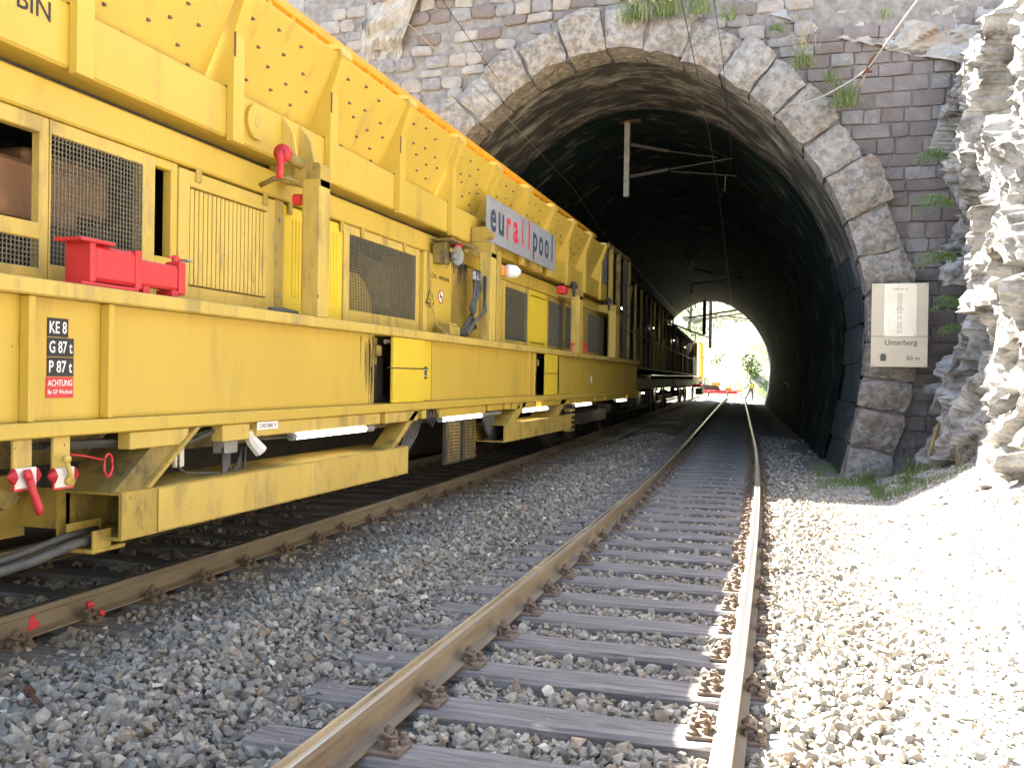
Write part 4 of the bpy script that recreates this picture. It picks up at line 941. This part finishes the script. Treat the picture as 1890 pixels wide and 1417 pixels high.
# hopper: box beam, ribs, studded panels, top rail
W().bbox(-4.05, -3.80, YS, YH, 3.045, 3.40, .015).build('hopper_beam', Y, wg)
g = W(); g.box(-6.6, -6.5, YS, YE, 3.0, 4.1).box(-6.5, -4.06, YS, YE, 3.04, 3.1); g.build('hopper_far_side', YD, wg)
ribY = [4.20+1.44*k for k in range(-5, 13)]
pt = (-3.70, 4.06); pb = (-4.0, 3.402)
ribm = None
def rib_geo():
    g = G(); w_ = .065
    g.prism([(-.0, 3.02), (.0, 3.77), (.10, 4.06), (.09, 4.12), (-.02, 4.12), (-.30, 3.41), (-.052, 3.405), (-.052, 3.02)], 1, -w_, w_)
    return g
def cap_geo():
    g = G(); g.prism([(.105, 4.07), (.112, 4.09), (.10, 4.145), (.06, 4.165), (-.28, 4.175), (-.28, 4.12), (.085, 4.121)], 1, -.09, .09); return g
RM = rib_geo().mesh('hopper_rib', Y); CM = cap_geo().mesh('rib_cap', YP)
for i, y in enumerate(ribY):
    if y > YH: break
    yy_ = y+ (0 if i % 3 else .03)
    r_ = link('hopper_rib', RM, wg, loc=(-3.745-WO[0], yy_-WO[1], 0)); link('rib_cap', CM, r_)
    if 5 < i < 9:
        g = G(); g.prism([(-.001, 3.62), (-.001, 3.77), (.003, 3.775), (.003, 3.60)], 1, -.0655, -.045); link('rust_patch', g.mesh('rust_patch', RUST), r_)
rsd = random.Random(2)
def stud_mesh(L_, seed, single=False):
    r_ = random.Random(seed); g = G(); pos = []; n_ = Vector((pt[1]-pb[1], 0, -(pt[0]-pb[0]))).normalized()
    for row, t in enumerate((.06, .26, .44, .62, .84)):
        nn = (4, 3, 4, 3, 3)[row]
        for k in range(nn):
            y = -L_/2+.12+(L_-.24)*(k+.5*(row % 2))/3.3+r_.uniform(-.03, .03)
            if abs(y) > L_/2-.05: continue
            t2 = t+r_.uniform(-.02, .02)+.05*(k % 2); p = Vector((pb[0]+(pt[0]-pb[0])*t2+3.745, y, pb[1]+(pt[1]-pb[1])*t2))
            g.tube([p, p+n_*.010, p+n_*.030], [.015, .013, .007], 6); pos.append(p)
    if single: return pos
    return g.mesh('panel_studs', IRON)
SMS = [stud_mesh(1.3, k) for k in range(4)]; SPS = [stud_mesh(1.3, k, True) for k in range(4)]
_n = Vector((pt[1]-pb[1], 0, -(pt[0]-pb[0]))).normalized(); STUD = G().tube([Vector((0, 0, 0)), _n*.010, _n*.030], [.015, .013, .007], 6).mesh('stud', IRON)
for i in range(len(ribY)-1):
    a, b = ribY[i]+.066, ribY[i+1]-.066
    if b > YH+.2: break
    g = W(); g.prism([(pb[0], pb[1]), (pb[0]+.012, pb[1]-.004), (pt[0]+.012, pt[1]), (pt[0]+.02, pt[1]+.03), (pt[0]-.03, pt[1]+.035), (pt[0]-.03, pt[1])], 1, a, b)
    pn = g.build('hopper_panel', Y, wg)
    lc = Vector((-3.745+.008-WO[0], (a+b)/2-WO[1], 0))
    if 4 <= i <= 13:
        for q_ in SPS[i % 4]: link('stud', STUD, pn, loc=lc+q_)
    else: link('panel_studs', SMS[i % 4], pn, loc=lc)['kind'] = 'stuff'
g = W(); g.box(-4.10, -4.04, YS, YH, 4.40, 4.47).box(-4.10, -4.05, YS, YH, 4.13, 4.18); 
tr_ = g.build('top_rail', OR, wg)
y = -1.0; UM = G().box(-.025, .02, -.03, .03, 4.18, 4.40).mesh('upright', OR)
while y < YH: link('upright', UM, tr_, loc=(-4.075-WO[0], y-WO[1], 0)); y += .36
W().box(-4.12, -4.11, YS, YH, 4.15, 4.40).build('rail_backing', OR, tr_)
# painted words on hopper beam, name board
text('BIN', 3.78, 3.245, .105, BLK, wg, -3.7985, WO, .225, .012)
text('HOLCO', 3.2, 3.245, .105, BLK, wg, -3.7985, WO, .45, .012) if False else None
nb = W().bbox(-3.665, -3.645, 10.90, 14.33, 3.10, 3.66, .003).build('name_board', PLG, wg)
def word(s_, y0, wd, m):
    text(s_, y0, 3.215, .27, m, nb, -3.643, WO, wd, .012)
# lower-case letters set one by one so that x-height, ascenders and descenders line up
cu = bpy.data.curves.new('t', 'FONT')
def letters(s_, y0, y1, zb_, hx):
    n = len(s_); step = (y1-y0)/n
    for i, ch in enumerate(s_):
        asc = ch in 'l'; desc = ch == 'p'; dot = ch == 'i'
        z0 = zb_-(hx*.36 if desc else 0); h = hx*(1.42 if asc else 1.36 if (desc or dot) else 1.0)
        wd = step*(.2 if ch in 'il' else .5 if ch == 'r' else .72)
        m = REDL if s_ == 'eurailpool' and 2 <= i <= 5 else NAVY
        text(ch, y0+i*step+(step-wd)/2, z0, h, m, nb, -3.643, WO, wd, .025, name='letter')
letters('eurailpool', 10.98, 14.3, 3.235, .29)
for y in (11.1, 12.6, 14.1): W().bbox(-3.73, -3.666, y, y+.06, 3.0, 3.2, .004).build('board_bracket', YP, wg)
# wagon ends
W().box(-6.4, -3.6, YE, YE+.08, 1.06, 1.85).build('end_plate', YP, wg)
W().box(-6.5, -3.8, YH, YH+.05, 2.9, 4.3).build('end_wall', DARK, wg)
W().bbox(-6.3, -3.95, YH+.2, YE-.2, 3.0, 4.25, .05).build('discharge_housing', DARK, wg)
for y in (19.9, 20.8, 21.7, 22.2): W().bbox(-3.86, -3.76, y, y+.08, 1.85, 4.25, .01).build('post', (OLD, DARK, OLD, YD)[int(y*3) % 4], wg)
W().bbox(-3.88, -3.78, YH+.1, YE, 4.22, 4.32, .01).build('side_rail', OLD, wg)

# ------------------------------------------------------------------ following vehicles in the tunnel
def follow(y0, y1, label, seed, m_panel, roof=3.9):
    cy_ = (y0+y1)/2; a = ANG(cy_); t = thing('work_wagon', label, 'railway wagon', (float(CX(cy_))-DT, cy_, 0), a, None)
    L_ = (y1-y0)/2; r_ = random.Random(seed)
    G().bbox(-1.45, 1.45, -L_, L_, 1.10, 1.45, .02).build('frame', YD, t); G().bbox(-1.5, 1.52, -L_, L_, 1.74, 1.80, .01).build('platform', YP, t)
    G().bbox(-1.3, 1.15, -L_+.3, L_-.3, 1.81, roof-.25, .05).build('body', DARK, t)
    G().box(-1.4, 1.45, -L_, L_, roof-.15, roof).build('roof', DARK, t)
    y = -L_+.5
    while y < L_-.6:
        wd = r_.uniform(.6, 1.5)
        G().bbox(1.16, 1.22, y, y+wd, 1.85, r_.uniform(2.6, 3.4), .02).build('side_panel', r_.choice([m_panel, DARK, OLD, DARK, YD]), t); y += wd+r_.uniform(.2, .8)
    y = -L_+.2
    while y < L_: G().bbox(1.40, 1.47, y, y+.07, 1.8, roof-.15, .01).build('post', r_.choice([YD, DARK, OLD, OLD]), t); y += r_.uniform(1.3, 2.2)
    G().tube([(1.48, -L_, 2.75), (1.48, L_, 2.75)], .02, 6).build('handrail', YP, t)
    for k in range(4):
        y = -L_+1+k*(2*L_-2)/3.3; f = G().bbox(1.42, 1.50, y-.35, y+.35, 1.0, 1.03, .005).build('strip_light', GREY, t); G().tube([(1.46, y-.3, .975), (1.46, y+.3, .975)], .022, 8).build('tube', LAMPF, f)
    for k in range(2):
        y = -L_+2+k*L_; f = G().bbox(1.24, 1.30, y-.3, y+.3, 3.36, 3.40, .005).build('strip_light', GREY, t); G().tube([(1.28, y-.28, 3.34), (1.28, y+.28, 3.34)], .02, 8).build('tube', LAMPF, f)
    for s_ in (-1, 1):
        b = G().bbox(-1.1, 1.1, s_*(L_-2.6)-1.2, s_*(L_-2.6)+1.2, .5, .75, .02).build('bogie', DARK, t)
        for dy in (-.9, .9):
            for sx_ in (-1, 1): G().tube([(sx_*.72, s_*(L_-2.6)+dy, .46), (sx_*.80, s_*(L_-2.6)+dy, .46)], .46, 24).build('wheel', DARK, b)
    for k in range(5): G().bbox(.9, 1.35, -L_+5+k*1.6, -L_+5.9+k*1.6, .55, 1.05, .03).build('equipment_box', r_.choice([DARK, OLD, WHITE if seed == 1 and k == 0 else DARK]), t)
    return t
t2 = follow(22.9, 43, 'dark work wagon coupled just beyond the studded hopper wagon, inside the tunnel', 1, YP, 4.35)
g = G(); g.prism([(-9.2, 1.82), (-9.1, 1.82), (-7.2, 4.0), (-7.3, 4.0)], 0, 1.42, 1.5); g.build('diagonal_brace', YP, t2)
t3 = follow(43.8, 61.5, 'second dark work wagon, farthest inside the tunnel before the bright opening', 4, YP, 4.0)
# machine end out in the daylight
cy_ = 71.; t = thing('excavating_machine', 'yellow ballast machine with sloping arms standing beyond the far tunnel mouth', 'track machine', (float(CX(cy_))-DT, cy_, 0), ANG(cy_))
G().bbox(-1.4, 1.4, -8.5, 6, 1.2, 1.7, .03).build('frame', YD, t)
G().bbox(-1.4, 1.3, -8.4, -1.5, 1.75, 3.1, .05).build('cabinet', DARK, t)
G().prism([(-1.5, 1.75), (.6, 1.75), (.9, 2.6), (-.4, 4.2), (-1.5, 4.2)], 0, -1.2, 1.3).build('cab', Y, t)
G().prism([(-7.5, 3.6), (-7.3, 3.3), (-1.0, 4.2), (-1.0, 4.5)], 0, .8, 1.1).build('conveyor_boom', YB, t)
for a_, b_ in (((1.5, .5, 4.0), (1.5, 2.2, 1.6)), ((1.5, 2.2, 4.1), (1.5, 2.6, 1.6)), ((1.5, .4, 4.2), (1.5, 2.4, 4.1))): G().tube([a_, b_], .16, 4).build('arm', YB, t)
G().tube([(1.6, 1.6, 3.2), (1.7, 1.6, 3.2)], .2, 12).build('pulley', GREY, t)
G().bbox(-1.2, 1.6, -.5, 3.5, .9, 1.15, .03).build('cutter_bar', RED, t)
for k in range(5): G().bbox(1.2, 1.7, -.5+k*.9, .1+k*.9, .35, .8, .04).build('hydraulic_unit', (DARK, YD, DARK, RED, OLD)[k], t)
for k in range(4): G().tube([(1.45, -.2+k, .4), (1.6, .1+k, .9), (1.5, .3+k, 1.3)], .05, 8).build('hose', RUB, t)
for s_ in (-6.5, 4.2):
    for dy in (-.9, .9):
        for sx_ in (-1, 1): G().tube([(sx_*.72, s_+dy, .46), (sx_*.80, s_+dy, .46)], .46, 20).build('wheel', DARK, t)
cy_ = 80.; xk = float(CX(cy_))
t = thing('track_tool_trolley', 'low red track machine spanning the track beyond the tunnel, left of the person', 'track machine', (xk-1.0, cy_, 0))
G().bbox(-2.2, 1.2, -.9, .9, .35, .62, .05).build('frame', RED, t)
G().prism([(-1.9, .62), (-.2, .62), (-.5, 1.0), (-1.6, 1.1)], 1, -.6, .6).build('hood', DARK, t)
for x_ in (-1.4, -.4, .5): G().tube([(x_, 0, .6), (x_+.1, 0, 1.25)], .05, 6).build('control_lever', DARK, t)
G().bbox(.2, .7, -.5, .5, .62, .85, .03).build('seat_box', ORB, t); G().bbox(-.9, -.2, -.7, .0, 1.0, 1.3, .03).build('motor', YD, t)
for x_ in (-1.1, .4): G().tube([(x_-.05, -.92, .3), (x_+.05, -.92, .3)], .25, 14).build('wheel', DARK, t)
t = thing('rail_lifter', 'small orange rail lifting frame on the ground beyond the tunnel', 'tool', (xk+.1, 82.5, 0))
g = G(); g.tube([(-.3, 0, -.1), (-.2, 0, 1.3), (.2, 0, 1.3), (.3, 0, -.1)], .06, 6).bbox(-.35, .35, -.1, .1, .5, .65, .02); g.build('frame', ORB, t)
G().tube([(0, 0, 1.3), (0, 0, .4)], .04, 6).build('jack', DARK, t)

# ------------------------------------------------------------------ person beyond the tunnel
def skin(name, verts, edges, radii, m, parent, root=0):
    me = bpy.data.meshes.new(name); me.from_pydata(verts, edges, []); o = link(name, me); o.parent = parent
    md = o.modifiers.new('s', 'SKIN'); sv = me.skin_vertices[0].data
    for i, r_ in enumerate(radii): sv[i].radius = (r_, r_) if not isinstance(r_, tuple) else r_
    sv[root].use_root = True; o.modifiers.new('b', 'SUBSURF').levels = 2; o.modifiers['b'].render_levels = 2
    me.materials.append(m); return o
pz = -.16; p = thing('person', 'person in a yellow vest and grey trousers leaning on a tool beyond the tunnel', 'person', (-2.92, 72.0, pz))
body = skin('body', [(0, 0, .95), (.02, 0, 1.1), (.0, 0, 1.32), (-.03, 0, 1.44), (-.07, 0, 1.52), (-.10, -.01, 1.63), (.17, 0, 1.40), (.20, -.05, 1.12), (.02, -.14, 1.0), (-.20, 0, 1.38), (-.36, -.04, 1.14), (-.5, -.08, .98), (.09, 0, .90), (.12, 0, .50), (.12, .03, .09), (.14, -.12, .03), (-.10, 0, .90), (-.28, 0, .52), (-.48, .03, .12), (-.56, -.1, .05)],
     [(0, 1), (1, 2), (2, 3), (3, 4), (4, 5), (2, 6), (6, 7), (7, 8), (2, 9), (9, 10), (10, 11), (0, 12), (12, 13), (13, 14), (14, 15), (0, 16), (16, 17), (17, 18), (18, 19)],
     [.15, .14, .16, .07, .06, .10, .065, .05, .038, .065, .05, .038, .10, .07, .05, .045, .10, .07, .05, .045], CLOTH, p)
skin('vest', [(.01, 0, 1.0), (.02, 0, 1.15), (.0, 0, 1.34), (-.02, 0, 1.40)], [(0, 1), (1, 2), (2, 3)], [.185, .18, .20, .15], VEST, p)
G().ball((-.11, -.015, 1.64), .105).build('head', SKIN, p, True); G().ball((-.11, .01, 1.68), .115).build('helmet', DARK, p, True)
t = thing('shovel', 'long-handled tool held by the person beyond the tunnel', 'tool', (-3.42, 71.9, pz)); G().tube([(0, 0, 1.15), (.06, 0, .3), (.08, 0, .02)], .02, 6).build('handle', BARK, t); G().bbox(.0, .18, -.02, .02, -.02, .22, .01).build('blade', GREY, t)

# ------------------------------------------------------------------ overhead line
def wire(pts, r_, label, m=WIRE, cat='overhead wire', name='overhead_wire'): return tag(G().tube(pts, r_, 6).build(name, m), label, cat)
def wpath(off, z0, y0, y1, sag=0, n=40): return [(float(CX(y))+off, y, z0+sag*((y-44)/60)**2) for y in np.linspace(y0, y1, n)]
wire(wpath(-.13, 5.55, -12, 95), .0065, 'contact wire over the empty track, running down to the far tunnel mouth')
wire([(-1.08, -12, 7.6), (-1.08, 10, 6.75), (-1.14, 15, 6.55), (-1.35, 21, 6.3)]+wpath(-.2, 6.2, 25, 95), .0055, 'upper carrying wire over the empty track, right-hand one of the close pair')
wire([(-5.2, -12, 6.32), (-5.2, 8, 6.33), (-5.25, 12, 6.35), (-5.35, 17.5, 6.40), (-5.6, 24, 6.4)]+wpath(-DT-.1, 6.3, 30, 95), .007, 'pale wire over the wagon, left-hand one of the two crossing the arch', WIREL)
wire([(-5.2, -12, 8.2), (-5.2, 8, 7.6), (-5.25, 13.3, 7.19), (-5.35, 19.5, 6.6), (-5.6, 26, 6.5)]+wpath(-DT-.2, 6.45, 30, 95), .006, 'dark wire over the wagon, right-hand one of the two crossing the arch')
def hanging_mast(y, dx, label):
    sx = shift(y); x = dx+sx; a = ANG(y)
    t = thing('hanging_mast', label, 'mast', (x, y, 0)); G().bbox(-.06, .06, -.06, .06, 5.56, 7.28, .008).build('post', CONC, t)
    G().bbox(-.32, .32, -.1, .1, 7.25, 7.29, .005).bbox(-.3, -.26, -.03, .03, 7.28, 7.5, .004).bbox(.26, .3, -.03, .03, 7.28, 7.5, .004).build('ceiling_bracket', RUST, t)
    for (za, zb_, x1, hi) in ((6.02, 6.14, .95, 1), (6.75, 6.55, .95, 0)):
        g = G(); n_ = 12
        pts, rs_ = [], []
        for k in range(n_*2+1): q = k/(n_*2); pts.append((.08+(x1-.08)*q, 0, za+(zb_-za)*q)); rs_.append(.055 if k % 2 else .03)
        g.tube(pts, rs_, 12); g.build('insulator', DARK, t, True)
    G().tube([(.95, 0, 6.14), (2.35, 0, 6.32)], .018, 8).tube([(.95, 0, 6.55), (2.0, 0, 6.36)], .014, 8).tube([(1.0, 0, 6.10), (2.45, 0, 5.92)], .014, 8).build('cantilever_arm', WIRE, t)
    G().tube([(2.2, 0, 5.94), (2.2, 0, 5.60)], .006, 6).build('steady_arm', GREY, t); return t
hanging_mast(21.0, -3.50, 'nearest hanging mast with two insulators and thin bracket arms under the tunnel roof')
hanging_mast(45.0, -3.25, 'faint second hanging mast deep inside the tunnel')
def far_mast(y, x, z0, label):
    t = thing('hanging_mast', label, 'mast', (x, y, 0)); G().bbox(-.12, .12, -.12, .12, z0, 7.6, .01).build('post', DARK, t)
    G().tube([(-3.2, 0, 5.9), (-.1, 0, 4.7)], .06, 6).tube([(-1.2, 0, 6.0), (2.6, 0, 6.6)], .07, 6).tube([(.8, 0, 6.2), (3.2, 0, 5.9)], .04, 6).build('cantilever_arm', DARK, t)
far_mast(69.0, -6.2, 4.75, 'left one of the two dark posts silhouetted at the top of the far tunnel mouth')
far_mast(72.5, -6.05, 3.9, 'right and lower one of the two dark posts silhouetted at the far tunnel mouth')
# anchor cable with clamp at the upper right
tc_ = thing('anchor_cable', 'pale guy cable with a clamp, running from the upper right to the arch stones', 'cable', (1.08, 15.9, 6.44))
oc = (1.08, 15.9, 6.44)
G(oc).tube([(6.2, 4.5, 11.0), (3.2, 11.2, 8.4), (1.82, 15.0, 7.30), (1.08, 15.9, 6.44)], .016, 6).build('cable', WIREL, tc_)
G(oc).tube([(1.08, 15.9, 6.44), (.82, 15.95, 6.28), (.45, 16.0, 6.10), (.1, 16.1, 6.0), (-.2, 16.3, 5.97), (-.36, 16.45, 5.93)], .012, 6).build('cable', WIREL, tc_)
G(oc).tube([(1.20, 15.85, 6.66), (1.14, 15.88, 6.56), (1.10, 15.9, 6.47), (1.00, 15.92, 6.37)], [.02, .05, .035, .02], 8).tube([(1.02, 15.9, 6.40), (1.15, 15.92, 6.40)], .02, 6).build('clamp', RUST, tc_)
G(oc).tube([(1.06, 15.9, 6.42), (1.0, 16.1, 6.25), (.98, 16.8, 6.16)], .02, 6).build('wall_anchor', WIREL, tc_)
# light cable loops along right tunnel wall
tag(G().tube([(.98, 40+k*2.2-2.5, .6+.55*abs(math.sin(k*1.05))) if False else (float(prof(.09).x)+shift(38+k*1.8)-.06, 38+k*1.8, .75+.65*math.sin(k*.55)) for k in range(8)], .02, 6).build('wall_cable', WIREL), 'pale cable sagging along the dark right tunnel wall', 'cable')

# ------------------------------------------------------------------ tunnel sign
SO = (1.68, 16.22, 1.68)
k_ = 16.22/16.5; sx0, sx1, sz0, sz1 = 1.25*k_, 2.12*k_, 1.402+(1.68-1.402)*k_, 1.402+(3.06-1.402)*k_
sg = thing('tunnel_sign', 'pale metal tunnel name sign reading Unterberg 50 m, fixed on the arch stones', 'sign', SO)
SG = lambda: G(SO)
SG().bbox(sx0, sx1, 16.205, 16.225, sz0, sz1, .003).build('board', SGN, sg)
sm = sz0+(sz1-sz0)*.365
pl = SG().bbox(sx0+.19, sx1-.17, 16.196, 16.2045, sm, sz1-.01, .002).build('diagram_plate', SGN2, sg)
SG().box(sx0, sx1, 16.2025, 16.2045, sm-.004, sm+.003).build('divider_line', INK, sg)
Tt = lambda s_, x, z, h, wd, b=.012, m=INK, yv=16.194: text(s_, x, z, h, m, sg, yv, SO, wd, b, axis='y')
Tt('Unterberg', sx0+.21, sm-.17, .115, .49, yv=16.2035); Tt('50 m', sx0+.54, sm-.385, .066, .20, yv=16.2035); Tt('PORTAL B', sx0+.32, sz1-.11, .028, .22, .006)
g = SG()
for dx in (0, .018, .04, .058):
    for (a, b_) in ((.05, .10), (.12, .24), (.27, .33)): g.box(sx0+.395+dx, sx0+.399+dx, 16.1935, 16.1955, sm+a, sm+b_)
    g.box(sx0+.395+dx, sx0+.399+dx, 16.1935, 16.1955, sm+.36, sm+.70)
g.tube([(sx0+.43+.055*math.cos(a), 16.1945, sm+.42+.045*math.sin(a)) for a in np.linspace(0, math.pi, 10)], .0022, 4)
for k in range(6): g.box(sx0+.27, sx0+.275, 16.1935, 16.1955, sm+.1+.035*k, sm+.12+.035*k)
g.build('diagram', INK, sg)
tx, tz = sx0+.19, sm-.40
SG().prism([(tx-.045, tz), (tx-.045, tz+.07)]+[(tx+.045*math.cos(a), tz+.075+.045*math.sin(a)) for a in np.linspace(math.pi, 0, 9)]+[(tx+.045, tz)], 1, 16.2025, 16.2045).build('tunnel_symbol', INK, sg)
g = SG()
for a in np.linspace(-.3, math.pi+.3, 13): g.box(tx+.062*math.cos(a)-.004, tx+.062*math.cos(a)+.004, 16.2025, 16.2045, tz+.075+.062*math.sin(a)-.004, tz+.075+.062*math.sin(a)+.004)
g.build('symbol_stones', INK, sg)
for (x_, z_) in ((sx0+.03, sz0+.03), (sx1-.03, sz0+.03), (sx0+.03, sz1-.03), (sx1-.03, sz1-.03), (sx0+.21, sm+.02), (sx1-.2, sm+.02)): SG().tube([(x_, 16.205, z_), (x_, 16.190, z_)], .009, 8).build('screw', GREY, sg)
SG().box(sx0+.1, sx0+.14, 16.226, 16.5, sz0+.1, sz1-.1).box(sx1-.14, sx1-.1, 16.226, 16.5, sz0+.1, sz1-.1).build('bracket', GREY, sg)
# leaning yellow rod right of the arch foot
rd = thing('marker_rod', 'thin yellow and grey rod leaning against the rock right of the arch foot', 'rod', (1.98, 15.2, .0))
G((1.98, 15.2, 0)).tube([(2.02, 15.2, .40), (2.16, 15.3, .86)], .022, 8).build('yellow_sleeve', YD, rd)
G((1.98, 15.2, 0)).tube([(1.88, 15.1, 0.0), (2.02, 15.2, .40)], .012, 8).tube([(2.16, 15.3, .86), (2.22, 15.35, 1.1)], .012, 8).build('shaft', GREY, rd)
